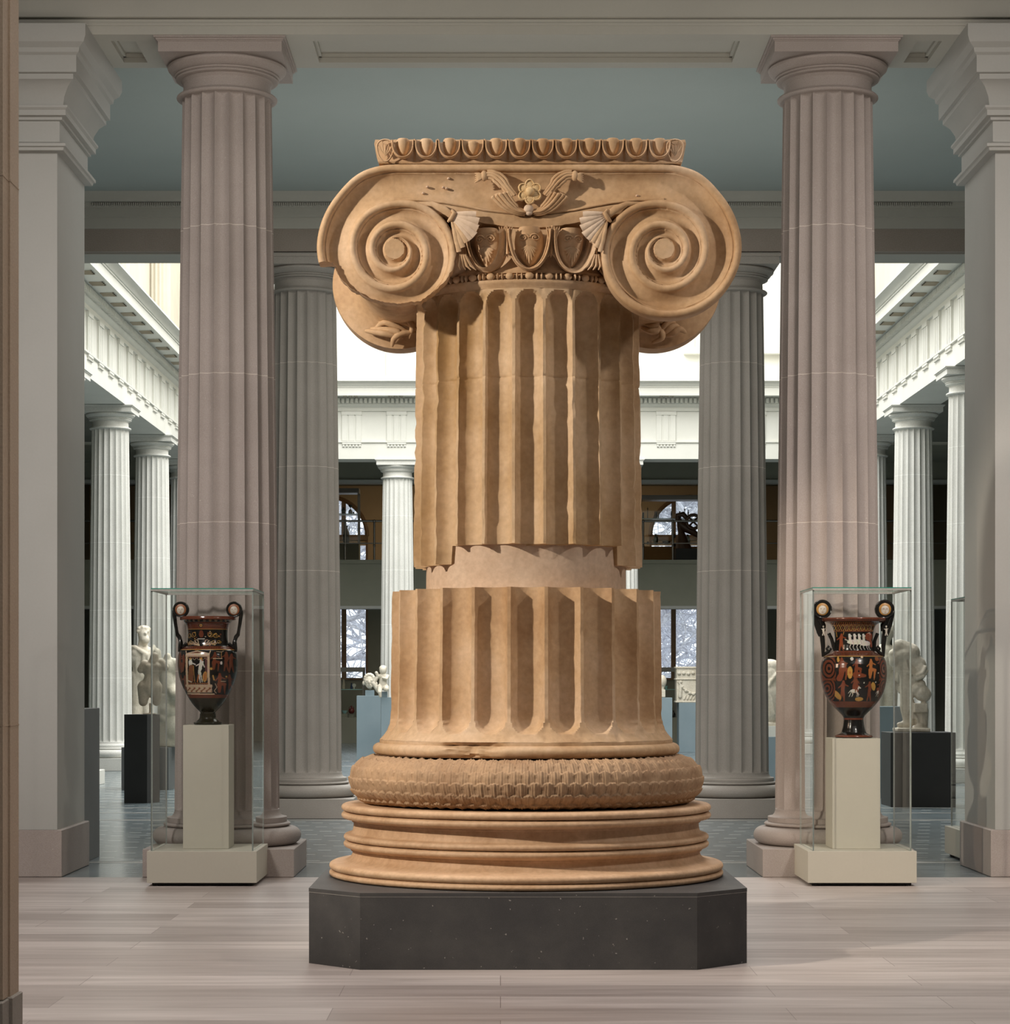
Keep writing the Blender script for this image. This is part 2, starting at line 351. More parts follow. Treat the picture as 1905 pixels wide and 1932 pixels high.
# ------------------------------------------------------------------ front beam with recessed panels, ceiling, back beam
def panel_soffit(q, x0, x1, y0, y1, z, thick, holes):
    """slab whose underside has recessed panels (x0,x1,y0,y1)"""
    hs = sorted(holes); ya, yb = hs[0][2], hs[0][3]
    q.box(x0, x1, y0, ya, z, z+thick); q.box(x0, x1, yb, y1, z, z+thick)
    xs = [x0]+[v for h in hs for v in (h[0], h[1])]+[x1]
    for i in range(0, len(xs), 2): q.box(xs[i], xs[i+1], ya, yb, z, z+thick)
    for h in hs:
        q.box(h[0], h[1], ya, yb, z+thick, z+thick+.02)
        for e, d in ((.02, .012),):
            q.box(h[0], h[0]+e, ya, yb, z+thick-d-.012, z+thick); q.box(h[1]-e, h[1], ya, yb, z+thick-d-.012, z+thick)
            q.box(h[0], h[1], ya, ya+e, z+thick-d-.012, z+thick); q.box(h[0], h[1], yb-e, yb, z+thick-d-.012, z+thick)
q = MB()
SF = 5.78
panel_soffit(q, -4.65, 5.05, 15.64, 16.49, SF, .06, [(-2.70, -2.53, 15.8, 16.345), (-1.30, 1.66, 15.8, 16.345), (2.89, 3.06, 15.8, 16.345)])
q.box(-4.65, 5.05, 15.64, 16.49, SF+.08, SF+.105)
q.box(-4.65, 5.05, 15.635, 16.495, SF+.0601, SF+.08)
q.box(-4.65, 5.05, 15.60, 16.49, SF+.110, 6.9)
trim(q.build('t', 'beam', None, 0))
CEILZ = 6.13
struct(bx('ceiling', -9.5, 9.9, 16.49, 22.30, CEILZ, CEILZ+.1, 'ceiling'))
# back beam: painted cornice and fascias above a stone band
YB = 22.43
q = MB()
q.box(-9.5, 9.9, YB+.00, YB+.62, 5.578, 5.80)
trim(q.build('t', 'stone_band', None, 0))
q = MB()
poly = [(YB+.60, 5.80), (YB-.02, 5.80), (YB-.02, 5.905), (YB-.05, 5.91), (YB-.05, 6.0), (YB-.07, 6.005)]
poly += [(YB-.075, 6.045), (YB-.12, 6.05), (YB-.13, 6.07), (YB-.16, 6.10), (YB-.22, 6.129), (YB+.60, 6.129)]
V = [(-9.5, y, z) for y, z in poly]+[(9.9, y, z) for y, z in poly]; n = len(poly)
q.add(V, [tuple(range(n-1, -1, -1)), tuple(range(n, 2*n))]+[(i, (i+1) % n, (i+1) % n+n, i+n) for i in range(n)])
trim(q.build('t', 'beam', None, 20))
q = MB()
x = -4.0
while x < 4.4:
    q.box(x, x+.012, YB-.10, YB-.07, 6.012, 6.04); x += .021
trim(q.build('t', 'beam', None, 0))
# inner soffit mouldings of the back beam
q = MB(); q.box(-9.5, 9.9, YB+.62, YB+.70, 5.60, 6.6); q.box(-9.5, 9.9, YB+.08, YB+.54, 5.566, 5.577)
trim(q.build('t', 'beam', None, 0))
struct(bx('wall_court_front_upper', -6.2, 6.6, YB+.70, YB+.9, 5.9, 12.9, 'white_trim')).name = 'wall_front'

# side walls of front hall and aisles
struct(bx('wall_left', -9.7, -9.5, 16.6, 52.9, 0, 6.6, 'darkwall'))
struct(bx('wall_right', 9.9, 10.1, 16.6, 52.9, 0, 6.6, 'darkwall'))
struct(bx('wall_left', -9.5, -4.65, 15.6, 16.5, 0, 8.8, 'plaster'))
struct(bx('wall_right', 5.05, 9.9, 15.6, 16.5, 0, 8.8, 'plaster'))
struct(bx('wall_left', -7.2, -7.0, -3, 15.6, 0, 8.8, 'plaster'))
struct(bx('wall_right', 7.2, 7.4, -3, 15.6, 0, 8.8, 'plaster'))
struct(bx('wall_back', -7, 7.2, -3.2, -3, 0, 8.8, 'plaster'))
struct(bx('ceiling', -7.2, 7.4, -3.2, 16.5, 8.8, 8.9, 'plaster'))

# ------------------------------------------------------------------ anta piers
def pier(name_label, loc, x0, x1, y0, y1, side):
    """rectangular pier with a moulded capital and stone base; local origin at loc"""
    t = thing('square_pier', name_label, 'pier', loc)
    lx, ly = loc[0], loc[1]
    X0, X1, Y0, Y1 = x0-lx, x1-lx, y0-ly, y1-ly
    bx('pier_shaft', X0, X1, Y0, Y1, .325, 4.99, 'plaster', t)
    q = MB(); q.bbox(X0-.03, X1+.03, Y0-.002, Y1+.03, 0, .325, .006); q.build('pier_base', 'pink_plain', t, 0)
    prof = [(0, 4.96), (.05, 4.965), (.055, 4.985), (.07, 4.99), (.07, 5.01), (.02, 5.03), (.02, 5.17), (.04, 5.175), (.04, 5.195), (.07, 5.20), (.07, 5.235), (.085, 5.25)]
    prof += [(.085, 5.265), (.05, 5.27), (.06, 5.33), (.09, 5.39), (.125, 5.425), (.135, 5.43), (.135, 5.465), (.16, 5.47), (.16, 5.585), (.18, 5.60), (.185, 5.63), (.22, 5.66), (.235, 5.70), (.235, SF-.001), (0, SF-.001)]
    V = []; Fc = []
    for e, z in prof: V += [(X0-e, Y0-e, z), (X1+e, Y0-e, z), (X1+e, Y1+e, z), (X0-e, Y1+e, z)]
    for j in range(len(prof)-1):
        for i in range(4):
            i2 = (i+1) % 4; Fc.append((j*4+i, j*4+i2, j*4+4+i2, j*4+4+i))
    Fc.append((3, 2, 1, 0)); e = len(V)-4; Fc.append((e, e+1, e+2, e+3))
    mesh('pier_capital', V, Fc, 'plaster', t, 25)
    return t
pier('painted square pier with moulded capital at the left of the opening', (-3.7, 16.1, 0), -4.4, -3.033, 15.6, 16.62, 1)
pier('painted square pier with moulded capital at the right edge, beyond the column cases', (4.1, 16.1, 0), 3.385, 4.8, 15.6, 16.62, -1)

# near stone pier at the left edge
t = thing('stone_pier', 'near tan stone pier with a vertical groove, cut off by the left edge', 'pier', (-1.9, 7.3, 0))
q = MB()
q.box(-.7, .334, -.02, .11, .325, 7.5); q.box(-.7, .328, -.10, -.021, .325, 7.5)
for z in (1.19, 2.93): q.box(-.7, .3355, -.022, .1115, z, z+.004); q.box(-.7, .3295, -.1015, -.023, z, z+.004)
q.build('pier_shaft', 'tanpier' if 'tanpier' in M else 'pink_plain', t, 0)
q = MB(); q.bbox(-.71, .345, -.035, .118, 0, .325, .004); q.bbox(-.71, .334, -.13, -.036, 0, .322, .004); q.build('pier_base', 'grey_lime', t, 0)

# ------------------------------------------------------------------ fluted modern columns
def doric(name, label, loc, H, mat, matp, fr=1.0, group=None):
    t = thing(name, label, 'column', loc, group)
    rb, rt = .368*fr, .313*fr
    q = MB(); q.bbox(-.517*fr, .517*fr, -.517*fr, .517*fr, 0, .195, .005); q.build('plinth', matp, t, 0)
    prof = [(.40*fr, .1951)]+arc(.452*fr, .258, .069*fr, .062, -85, 85, 12)+[(.425*fr, .322), (.425*fr, .328)]+arc(.428*fr, .339, .018*fr, .012, -80, 80, 6)
    prof += [(.415*fr, .353), (.42*fr, .354), (.42*fr, .388), (.405*fr, .39)]+[(rb+.037*fr*(1-math.sin(PI/2*i/6)), .39+.05*(1-math.cos(PI/2*i/6))) for i in range(1, 7)]
    q = MB(); q.lathe(prof, 72); q.build('base', matp, t, 30)
    # shaft, sharp arrises
    nf, sp = 20, 8; zs = [.44, .445, .452, .46, .475, .5]+[.5+(H-.41-.5)*i/14 for i in range(1, 15)]
    z1 = H-.345; zs += [z1-.05, z1-.035, z1-.022, z1-.012, z1-.005, z1]
    V = []; Fc = []; n = nf*sp
    for z in zs:
        u = (z-.44)/(z1-.44); R = rb+(rt-rb)*(u**1.25)
        for i in range(n):
            tt = ((i % sp)/sp)*2-1; d = .030*fr*(1-tt*tt)
            e = min(z-.44, z1-z)
            if e < .05: d = min(d, .030*fr*math.sqrt(max(0, 1-tt*tt))*math.sqrt(max(0, 1-(1-e/.05)**2)) if e > 0 else 0)
            a = -PI/2-PI/nf+2*PI*i/n; V.append(((R-d)*math.cos(a), (R-d)*math.sin(a), z))
    for j in range(len(zs)-1):
        for i in range(n):
            i2 = (i+1) % n; Fc.append((j*n+i, j*n+i2, (j+1)*n+i2, (j+1)*n+i))
    mesh('shaft', V, Fc, mat, t, 24)
    h = H-5.78
    prof = [(rt, z1)]+arc(.322*fr, 5.448+h, .032*fr, .018, -80, 80, 8)+[(.318*fr, 5.468+h), (.318*fr, 5.474+h), (.308*fr, 5.478+h), (.306*fr, 5.545+h), (.322*fr, 5.565+h)]
    prof += [(.345*fr, 5.568+h)]+arc(.348*fr, 5.578+h, .012*fr, .009, -70, 70, 4)+[(.352*fr, 5.589+h)]+arc(.356*fr, 5.598+h, .012*fr, .009, -70, 70, 4)+[(.366*fr, 5.608+h), (.392*fr, 5.625+h), (.414*fr, 5.645+h), (.418*fr, 5.660+h), (.405*fr, 5.675+h)]
    q = MB(); q.lathe(prof, 72); q.build('capital', matp, t, 30)
    q = MB(); A = .425*fr
    for e, z0, z1_ in ((0, 5.675, 5.745), (.006, 5.745, 5.752), (.014, 5.752, 5.766), (.028, 5.766, 5.7795)):
        q.box(-A-e, A+e, -A-e, A+e, z0+h, z1_+h)
    q.build('abacus', matp, t, 0)
    return t
AX = .18
doric('fluted_column', 'pink fluted stone column behind the left vase case', (-1.93, 16.1, 0), 5.78, 'pink', 'pink_plain', 1, 'front pair of fluted columns')
doric('fluted_column', 'pink fluted stone column behind the right vase case', (2.31, 16.1, 0), 5.78, 'pink', 'pink_plain', 1, 'front pair of fluted columns')
doric('fluted_column', 'grey fluted column of the second row, left of the ancient column', (-1.96, 22.86, 0), 5.565, 'grey_lime', 'grey_lime', 1, 'second row of fluted columns')
doric('fluted_column', 'grey fluted column of the second row, right of the ancient column', (2.32, 22.86, 0), 5.565, 'grey_lime', 'grey_lime', 1, 'second row of fluted columns')
c0 = doric('court_column', 'white court column behind the bearded statue, second from the left', (-5.99, 35, 0), 5.565, 'white_lime', 'white_lime', .9, 'white columns around the court')
gc = 'white columns around the court'
c0['group'] = gc; c0['label'] = 'leftmost full white court column, left of the bearded statue'
dup(c0, (-5.99, 39.2, 0), 'white court column directly behind the bearded statue', gc)
dup(c0, (-5.99, 30.8, 0), 'nearest left court column, only its abacus corner shows beside the pier', gc)
dup(c0, (-5.99, 43.4, 0), 'far corner court column on the left, a dark sliver beside the pink column', gc)
dup(c0, (6.34, 35, 0), 'white court column behind the bent statue, right side', gc)
dup(c0, (6.34, 39.2, 0), 'right court column half hidden by the front pink column', gc)
dup(c0, (6.34, 30.8, 0), 'nearest right court column, beside the right square pier', gc)
dup(c0, (-1.96, 43.4, 0), 'white column of the far colonnade, left of the ancient column', gc)
dup(c0, (2.31, 43.4, 0), 'white column of the far colonnade, mostly behind the ancient column shaft', gc)

# ------------------------------------------------------------------ court entablatures
ENT = [(-.62, 5.57), (0, 5.57), (0, 5.875), (.03, 5.88), (.03, 5.905), (-.012, 5.91), (-.012, 6.47), (.02, 6.475), (.02, 6.54), (.035, 6.55), (.06, 6.575), (.075, 6.60), (.075, 6.70), (.10, 6.705), (.10, 6.72), (.14, 6.725), (.40, 6.735), (.40, 6.715), (.44, 6.715),
       (.44, 6.86), (.455, 6.865), (.455, 6.885), (.47, 6.89), (.50, 6.93), (.55, 6.965), (.57, 6.97), (.57, 6.995), (-.62, 6.995)]
def entab(s0, s1, fn, phase):
    """fn(s,o,z) -> world; returns body + ornaments"""
    n = len(ENT); V = [fn(s0, o, z) for o, z in ENT]+[fn(s1, o, z) for o, z in ENT]
    Fc = [tuple(range(n)), tuple(range(2*n-1, n-1, -1))]+[(i, i+n, (i+1) % n+n, (i+1) % n) for i in range(n)]
    body = trim(mesh('t', V, Fc, 'white_trim', None, 25))
    bmf = bmesh.new(); bmf.from_mesh(body.data); bmesh.ops.recalc_face_normals(bmf, faces=bmf.faces); bmf.to_mesh(body.data); bmf.free()
    def sbox(q, a, b, o0, o1, z0, z1):
        P = [fn(a, o0, z0), fn(b, o0, z0), fn(b, o1, z0), fn(a, o1, z0), fn(a, o0, z1), fn(b, o0, z1), fn(b, o1, z1), fn(a, o1, z1)]
        q.add(P, [(0,3,2,1),(4,5,6,7),(0,1,5,4),(1,2,6,5),(2,3,7,6),(3,0,4,7)])
    den = MB(); s = s0
    while s < s1: sbox(den, s, s+.050, .0751, .150, 6.615, 6.698); s += .085
    den.build('dentil_band', 'white_trim', body, 0)
    k = math.ceil((s0-phase)/.848); 
    while phase+k*.848 < s1:
        c = phase+k*.848; q = MB()
        sbox(q, c-.185, c+.185, -.0119, .004, 5.91, 6.40)
        for d in (-.135, -.003, .129): sbox(q, c+d-.05, c+d+.046, .0041, .02, 5.91, 6.40)
        sbox(q, c-.19, c+.19, -.0119, .03, 6.40, 6.469)
        q.build('triglyph', 'white_trim', body, 0)
        q = MB(); sbox(q, c-.18, c+.18, .0001, .028, 5.845, 5.874)
        for d in range(6): sbox(q, c-.165+d*.062, c-.145+d*.062, .0001, .022, 5.80, 5.845); sbox(q, c-.175+d*.062, c-.135+d*.062, .0001, .028, 5.80, 5.815)
        q.build('guttae', 'white_trim', body, 0)
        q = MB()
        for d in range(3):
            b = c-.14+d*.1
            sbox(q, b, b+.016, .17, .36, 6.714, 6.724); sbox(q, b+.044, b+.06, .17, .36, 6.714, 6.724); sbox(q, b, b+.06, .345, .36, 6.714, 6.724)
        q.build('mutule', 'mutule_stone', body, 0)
        k += 1
    return body
entab(23.1, 43.1, lambda s, o, z: (-5.70+o, s, z), 35.0)
entab(23.1, 43.1, lambda s, o, z: (6.06-o, s, z), 35.0)
entab(-5.71, 6.07, lambda s, o, z: (s, 43.05-o, z), -1.96)
# upper storey walls
struct(bx('wall_left_upper', -6.3, -6.0, 23.1, 43.9, 6.995, 12.9, 'cream_wall')).name = 'wall_left'
struct(bx('wall_right_upper', 6.36, 6.66, 23.1, 43.9, 6.995, 12.9, 'cream_wall')).name = 'wall_right'
struct(bx('wall_far_upper', -6.3, 6.66, 43.6, 43.9, 6.995, 12.9, 'white_trim')).name = 'wall_far'
def half_col(loc, lab, mt='white_trim'):
    t = thing('engaged_column', lab, 'column', loc, 'engaged columns of the upper storey')
    q = MB(); q.lathe([(.30, 0), (.30, .05)]+arc(.25, .10, .06, .045, -80, 80, 8)+[(.25, .16), (.235, .2)], 40); q.build('base', mt, t, 30)
    nf, sp = 20, 5; n = nf*sp; V = []; Fc = []; zs = [.2, .24, .25+.03, 4.8]
    for z in zs:
        for i in range(n):
            tt = ((i % sp)/sp)*2-1; d = .02*(1-tt*tt)*(0 if z < .26 else 1); a = 2*PI*i/n
            V.append(((.225-d)*math.cos(a), (.225-d)*math.sin(a), z))
    for j in range(3):
        for i in range(n): Fc.append((j*n+i, j*n+(i+1) % n, (j+1)*n+(i+1) % n, (j+1)*n+i))
    Fc.append(tuple(3*n+i for i in range(n)))
    mesh('shaft', V, Fc, mt, t, 24); return t
h0 = half_col((-1.96, 43.5, 7.0), 'bright half column above the far entablature, under the left back volute')
h1 = half_col((-5.9, 34.9, 7.0), 'upper storey half column high on the left, out of the opening', 'cream_wall')
for x, y, l in ((-5.9, 39.2, 'upper storey half column high on the left, above the entablature'), (-5.9, 43.4, 'upper storey half column at the far left corner'), (6.26, 39.2, 'upper storey half column high on the right'), (2.31, 43.5, 'upper storey half column hidden behind the capital')):
    dup(h0 if abs(x) < 4 else h1, (x, y, 7.0), l, 'engaged columns of the upper storey')
q = MB(); q.box(3.50, 5.5, 43.42, 43.6, 7.62, 7.74); q.box(3.56, 3.70, 43.5, 43.6, 7.74, 9.6); q.box(5.3, 5.44, 43.5, 43.6, 7.74, 9.6); q.box(3.5, 5.5, 43.45, 43.6, 9.6, 9.75)
trim(q.build('t', 'white_trim', None, 0))
# aisle ceilings and the far two-level gallery
struct(bx('ceiling', -9.5, -6.32, 23.1, 43.6, 5.95, 6.05, 'darkwall'))
struct(bx('ceiling', 6.68, 9.9, 23.1, 43.6, 5.95, 6.05, 'darkwall'))
struct(bx('ceiling', -9.5, 9.9, 43.67, 52.9, 5.9, 6.0, 'olive'))
q = MB(); q.box(-9.5, 9.9, 47.0, 47.3, 5.53, 5.899); trim(q.build('t', 'olive', None, 0))
q = MB(); q.box(-9.5, 9.9, 46.95, 47.32, 5.46, 5.529); trim(q.build('t', 'plaster', None, 0))
q = MB(); q.box(-9.5, 9.9, 47.0, 47.4, 2.93, 3.88); q.box(-9.5, 9.9, 47.4, 52.7, 3.2, 3.4); q.box(-9.5, 9.9, 46.97, 46.999, 3.80, 3.88); q.box(-9.5, 9.9, 46.985, 46.999, 2.93, 3.05); trim(q.build('t', 'olive', None, 0))
q = MB(); q.box(-9.5, 9.9, 46.97, 47.4, 2.87, 2.929); trim(q.build('t', 'plaster', None, 0))

# far wall (Y 52.7) with lunette and tall windows; hole outlines built from strips
YW = 52.7
def xz(px, py, Y): return (px-CX)*Y/F, EYE-(py-CY)*Y/F
WC = [xz(619, 1011, YW)[0], xz(1300, 1011, YW)[0]]; WR = 75*YW/F
zl0 = xz(0, 1011, YW)[1]; zr0, zr1 = xz(0, 1059, YW)[1], xz(0, 1028, YW)[1]; zw0, zw1 = xz(0, 1279, YW)[1], 3.13
q = MB(); ql = MB()
edges = sorted(WC)
xs = [-9.5]+[v for c in edges for v in (c-WR, c+WR)]+[9.9]
for i in range(0, len(xs), 2):
    q.box(xs[i], xs[i+1], YW, YW+.35, 3.4, 6.0); ql.box(xs[i], xs[i+1], YW, YW+.35, 0, 3.2)
for c in edges:
    ql.box(c-WR, c+WR, YW, YW+.35, 0, zw0); ql.box(c-WR, c+WR, YW, YW+.35, zw1, 3.2)
    q.box(c-WR, c+WR, YW, YW+.35, 3.4, zr0); q.box(c-WR, c+WR, YW, YW+.35, zr1, zl0)
    # spandrels above the arch
    N_ = 24
    for i in range(N_):
        a, b = c-WR+2*WR*i/N_, c-WR+2*WR*(i+1)/N_; m = (a+b)/2-c
        q.box(a, b, YW, YW+.35, zl0+math.sqrt(max(0, WR*WR-m*m)), 6.0)
    s = -1
struct(q.build('wall_far', 'tan', None, 0)); struct(ql.build('wall_far', 'olive', None, 0))
wn = 0
for c in edges:
    wn += 1; q = MB()
    q.tube([(c+(WR-.02)*math.cos(a), YW-.03, zl0+(WR-.02)*math.sin(a)) for a in [PI*i/24 for i in range(25)]], .055, 6)
    q.box(c-WR, c+WR, YW-.06, YW+.06, zl0-.10, zl0+.02)
    for d in (-.36, .36): q.box(c+d-.05, c+d+.05, YW-.04, YW+.04, zl0, zl0+.84)
    q.box(c-WR, c-WR+.05, YW-.04, YW+.04, zr0, zl0); q.box(c+WR-.05, c+WR, YW-.04, YW+.04, zr0, zl0)
    o = struct(q.build('window_%d' % wn, 'wood', None, 30))
    q = MB(); q.box(c-WR, c+WR, YW+.15, YW+.155, zr0, zl0+WR); q.build('window_pane', 'glass', o, 0)
    wn += 1; q = MB()
    for d in (-.365, .365): q.box(c+d-.055, c+d+.055, YW-.03, YW+.05, zw0, zw1)
    for d in (-WR, WR-.05): q.box(c+d, c+d+.05, YW-.03, YW+.05, zw0, zw1)
    q.box(c-WR, c+WR, YW-.04, YW+.05, zw0-.05, zw0)
    o = struct(q.build('window_%d' % wn, 'wood', None, 30))
    q = MB(); q.box(c-WR, c+WR, YW+.15, YW+.155, zw0, zw1); q.build('window_pane', 'glass', o, 0)
# outside: snow ground and bare trees
struct(bx('ground', -30, 30, 53.2, 110, -.8, -.3, 'snow')).name = 'floor'
def tree(loc, seed, h, lean, label):
    rnd = random.Random(seed); t = thing('bare_tree', label, 'tree', loc, 'bare winter trees outside the far windows')
    tr = MB(); br = MB()
    pts = [Vector((lean*i*i*.05+rnd.uniform(-.1, .1), rnd.uniform(-.1, .1), h*i/8)) for i in range(9)]
    tr.tube(pts, [.28*(1-.08*i) for i in range(9)], 8)
    def branch(p, d, L, r, lev):
        k = 5; P = [p]; dd = Vector(d)
        for i in range(k):
            dd = (dd+Vector((rnd.uniform(-.35, .35), rnd.uniform(-.3, .3), rnd.uniform(-.3, .3)))).normalized(); P.append(P[-1]+dd*L/k)
        br.tube(P, [r*(1-.14*i) for i in range(k+1)], 5)
        if lev < 2:
            for i in range(1, k+1):
                for _ in range(2):
                    e = (dd+Vector((rnd.uniform(-1, 1), rnd.uniform(-.6, .6), rnd.uniform(-.8, .9)))).normalized(); branch(P[i], e, L*.62, r*.5, lev+1)
    for i in range(1, 9):
        for _ in range(2): branch(pts[i], (rnd.choice((-1, 1))*rnd.uniform(.5, 1), rnd.uniform(-.5, .5), rnd.uniform(-.3, .9)), h*.42, .09, 0)
    tr.build('trunk', 'bark', t, 60); br.build('branches', 'bark', t, 60)
for i, (x, y, h, l) in enumerate(((-4.9, 60, 6, .2), (-3.0, 68, 7, -.2), (3.6, 60, 6, .4), (6.4, 64, 7, .1), (2.4, 70, 7, .1))):
    tree((x, y, -.3), 20+i, h, l, ['bare tree outside the left far windows, nearest one', 'bare tree farther off outside the left far windows', 'bare leaning tree outside the right far windows', 'bare tree outside the right far windows, right of the leaning one', 'bare tree far behind the right far windows'][i])

# ------------------------------------------------------------------ THE ANCIENT COLUMN
CXW, CYW = .13, 11.59
q = MB()
def octa(w_, c, y0, k=0): return [(-c, -w_), (c, -w_), (w_, -w_+(w_-c)), (w_, w_-(w_-c)), (c, w_), (-c, w_), (-w_, w_-(w_-c)), (-w_, -w_+(w_-c))]
def slab(poly, z0, z1):
    n = len(poly); V = [(x, y, z0) for x, y in poly]+[(x, y, z1) for x, y in poly]
    return V, [tuple(range(n-1, -1, -1)), tuple(range(n, 2*n))]+[(i, (i+1) % n, (i+1) % n+n, i+n) for i in range(n)]
t = thing('display_plinth', 'dark grey stone plinth with cut corners under the ancient column', 'plinth', (CXW, CYW, 0))
for nm, w_, c_, z0, z1 in (('plinth_block', 1.038, .78, 0, .3365), ('plinth_joint', 1.0382, .7802, .3366, .3386), ('plinth_top', 1.039, .781, .3387, .356)):
    V, Fc = slab(octa(w_, c_, 0), z0, z1); mesh(nm, V, Fc, 'edge' if False else ('strip' if nm == 'plinth_joint' else 'darkplinth'), t, 0)

col = thing('ionic_column', 'tall ancient tan marble Ionic column with broken volute on dark plinth', 'column', (CXW, CYW, .356))
Z0 = .356
def L(z): return z-Z0
def nz(x, y, z, s=1.0, o=0.0): return noise.noise(Vector((x*s+o, y*s, z*s)))
# moulded base discs
prof = [(.93, L(.3565)), (.975, L(.358))]+arc(.980, L(.3735), .018, .0155, -85, 80, 8)+[(.972, L(.3885)), (.972, L(.3905))]+arc(.978, L(.409), .020, .0185, -80, 70, 8)
prof += [(.972, L(.4285)), (.965, L(.4295)), (.955, L(.4290))]+[(.955-.075*math.sin(PI/2*i/8)-.0, L(.429+.047*(1-math.cos(PI/2*i/8)))) for i in range(1, 9)]
prof += [(.880, L(.484)), (.890, L(.486)), (.890, L(.494)), (.902, L(.500))]+arc(.905, L(.5185), .021, .0165, -85, 80, 8)+[(.900, L(.5365)), (.900, L(.538))]+arc(.905, L(.5545), .020, .016, -80, 75, 8)+[(.900, L(.572)), (.893, L(.5735))]
prof += [(.893-.015*math.sin(PI/2*i/8)-.003, L(.5735+.045*(1-math.cos(PI/2*i/8)))) for i in range(1, 9)]+[(.874, L(.627)), (.884, L(.630)), (.884, L(.638)), (.905, L(.645))]
prof += arc(.915, L(.6635), .022, .0175, -85, 80, 8)+[(.910, L(.6825)), (.910, L(.6845))]+arc(.916, L(.7025), .021, .0175, -80, 88, 8)+[(.5, L(.7218))]
q = MB(); q.lathe(prof, 160); q.build('base_discs', 'disc', col, 40)
# scale-patterned torus
def scale_torus():
    nl = 88; per = 14; n = nl*per; rows = 6.6; ph0, ph1 = -88, 97; m = 104
    V = []; Fc = []; rc, zc, rr, rz = .772, L(.841), .109, .108
    a_ = 2*PI/n
    for j in range(m+1):
        u = j/m; ph = math.radians(ph0+(ph1-ph0)*u)
        for i in range(n):
            s = i/per; v = u*rows
            best = 0
            for k in (int(v)-1, int(v)):
                if k < 0: continue
                f = v-k                      # height within leaf, leaf extends 0..1.45
                if f > 1.48: continue
                c = (s+.5*(k % 2)) % 1.0-.5
                jit = .08*math.sin(k*7+math.floor(s+.5*(k % 2))*12.9)
                Lf = 1.42+jit*.5
                hw = .5 if f < .98 else .5*math.sqrt(max(0, 1-((f-.98)/(Lf-.98))**2))
                if abs(c) < hw:
                    x = abs(c)/.5
                    d = .004+.0125*min(1, f/1.3)-.005*x*x+.0035*math.exp(-(c/.05)**2)+.0015*math.cos(c*60)
                    if f > .9 and abs(c) > hw-.08: d += .0025
                    if abs(c) > .455 and .2 < f < .98: d = -.010
                    if k == int(v)-1 or best == 0: best = max(best, d) if k == int(v) else d
                    if k == int(v)-1: break
            fade = 1 if .01 < u < .97 else .2
            a = i*a_-PI/2
            px, py = math.cos(a), math.sin(a)
            no = .004*nz(px*6, py*6, u*6, 1.7)
            d = best*fade+no
            R = rc+(rr+d)*math.cos(ph); V.append((R*px, R*py, max(zc+(rz+d*.9)*math.sin(ph), L(.7225))))
    for j in range(m):
        for i in range(n): Fc.append((j*n+i, j*n+(i+1) % n, (j+1)*n+(i+1) % n, (j+1)*n+i))
    Fc.append(tuple(m*n+i for i in range(n)))
    return mesh('scale_torus', V, Fc, 'ancient_dark', col, 180)
scale_torus()
# fluted drums
def drum(name, z0, z1, rfn, zf0, zf1, mat, per=22, top_open=True, bot_open=False, depth=.062, tf=.85, zs=None, notch=None, dx=0, chips=.003):
    nf = 24; n = nf*per; V = []; Fc = []
    for z in zs:
        R = rfn(z)
        for i in range(n):
            tt = ((i % per)/per)*2-1; a = -PI/2-PI/nf+2*PI*i/n
            d = 0
            if zf0 <= z <= zf1 and abs(tt) < tf:
                ex = 0; hw = R*PI/nf*tf
                if not top_open and zf1-z < hw: ex = 1-(zf1-z)/hw
                if not bot_open and z-zf0 < hw: ex = 1-(z-zf0)/hw
                lim = math.sqrt(max(0, 1-ex*ex))
                x = abs(tt)/tf
                if x < lim: d = depth*math.sqrt(max(0, 1-x*x-ex*ex))**.8
            zz = z
            if notch: zz = notch(z, a)
            px, py = math.cos(a), math.sin(a)
            if abs(tt) > tf-.09: d += max(0, nz(px*9, py*9, z*13, 1.5, 3))*chips*3*(1 if abs(tt) > tf-.02 else .6)
            if name == 'upper_drum' and abs(z-L(2.8175)) < .0015: d += .003
            d += .0012*nz(px*8, py*8, z*5, 2)
            V.append((dx+(R-d)*px, (R-d)*py, zz))
    for j in range(len(zs)-1):
        for i in range(n): Fc.append((j*n+i, j*n+(i+1) % n, (j+1)*n+(i+1) % n, (j+1)*n+i))
    Fc.append(tuple(range(n-1, -1, -1))); Fc.append(tuple((len(zs)-1)*n+i for i in range(n)))
    return mesh(name, V, Fc, mat, col, 40)
def rl(z):
    zz = z+Z0
    return interp(zz, [(1.045, .742), (1.055, .733), (1.07, .719), (1.09, .706), (1.12, .696), (1.17, .690), (1.8, .683)])
zz = [L(1.045)]+[L(1.05+.008*i) for i in range(24)]+[L(1.25+.54*i/20) for i in range(21)]
drum('lower_drum', L(1.045), L(1.79), rl, L(1.082), L(1.9), 'ancient', zs=zz, depth=.075)
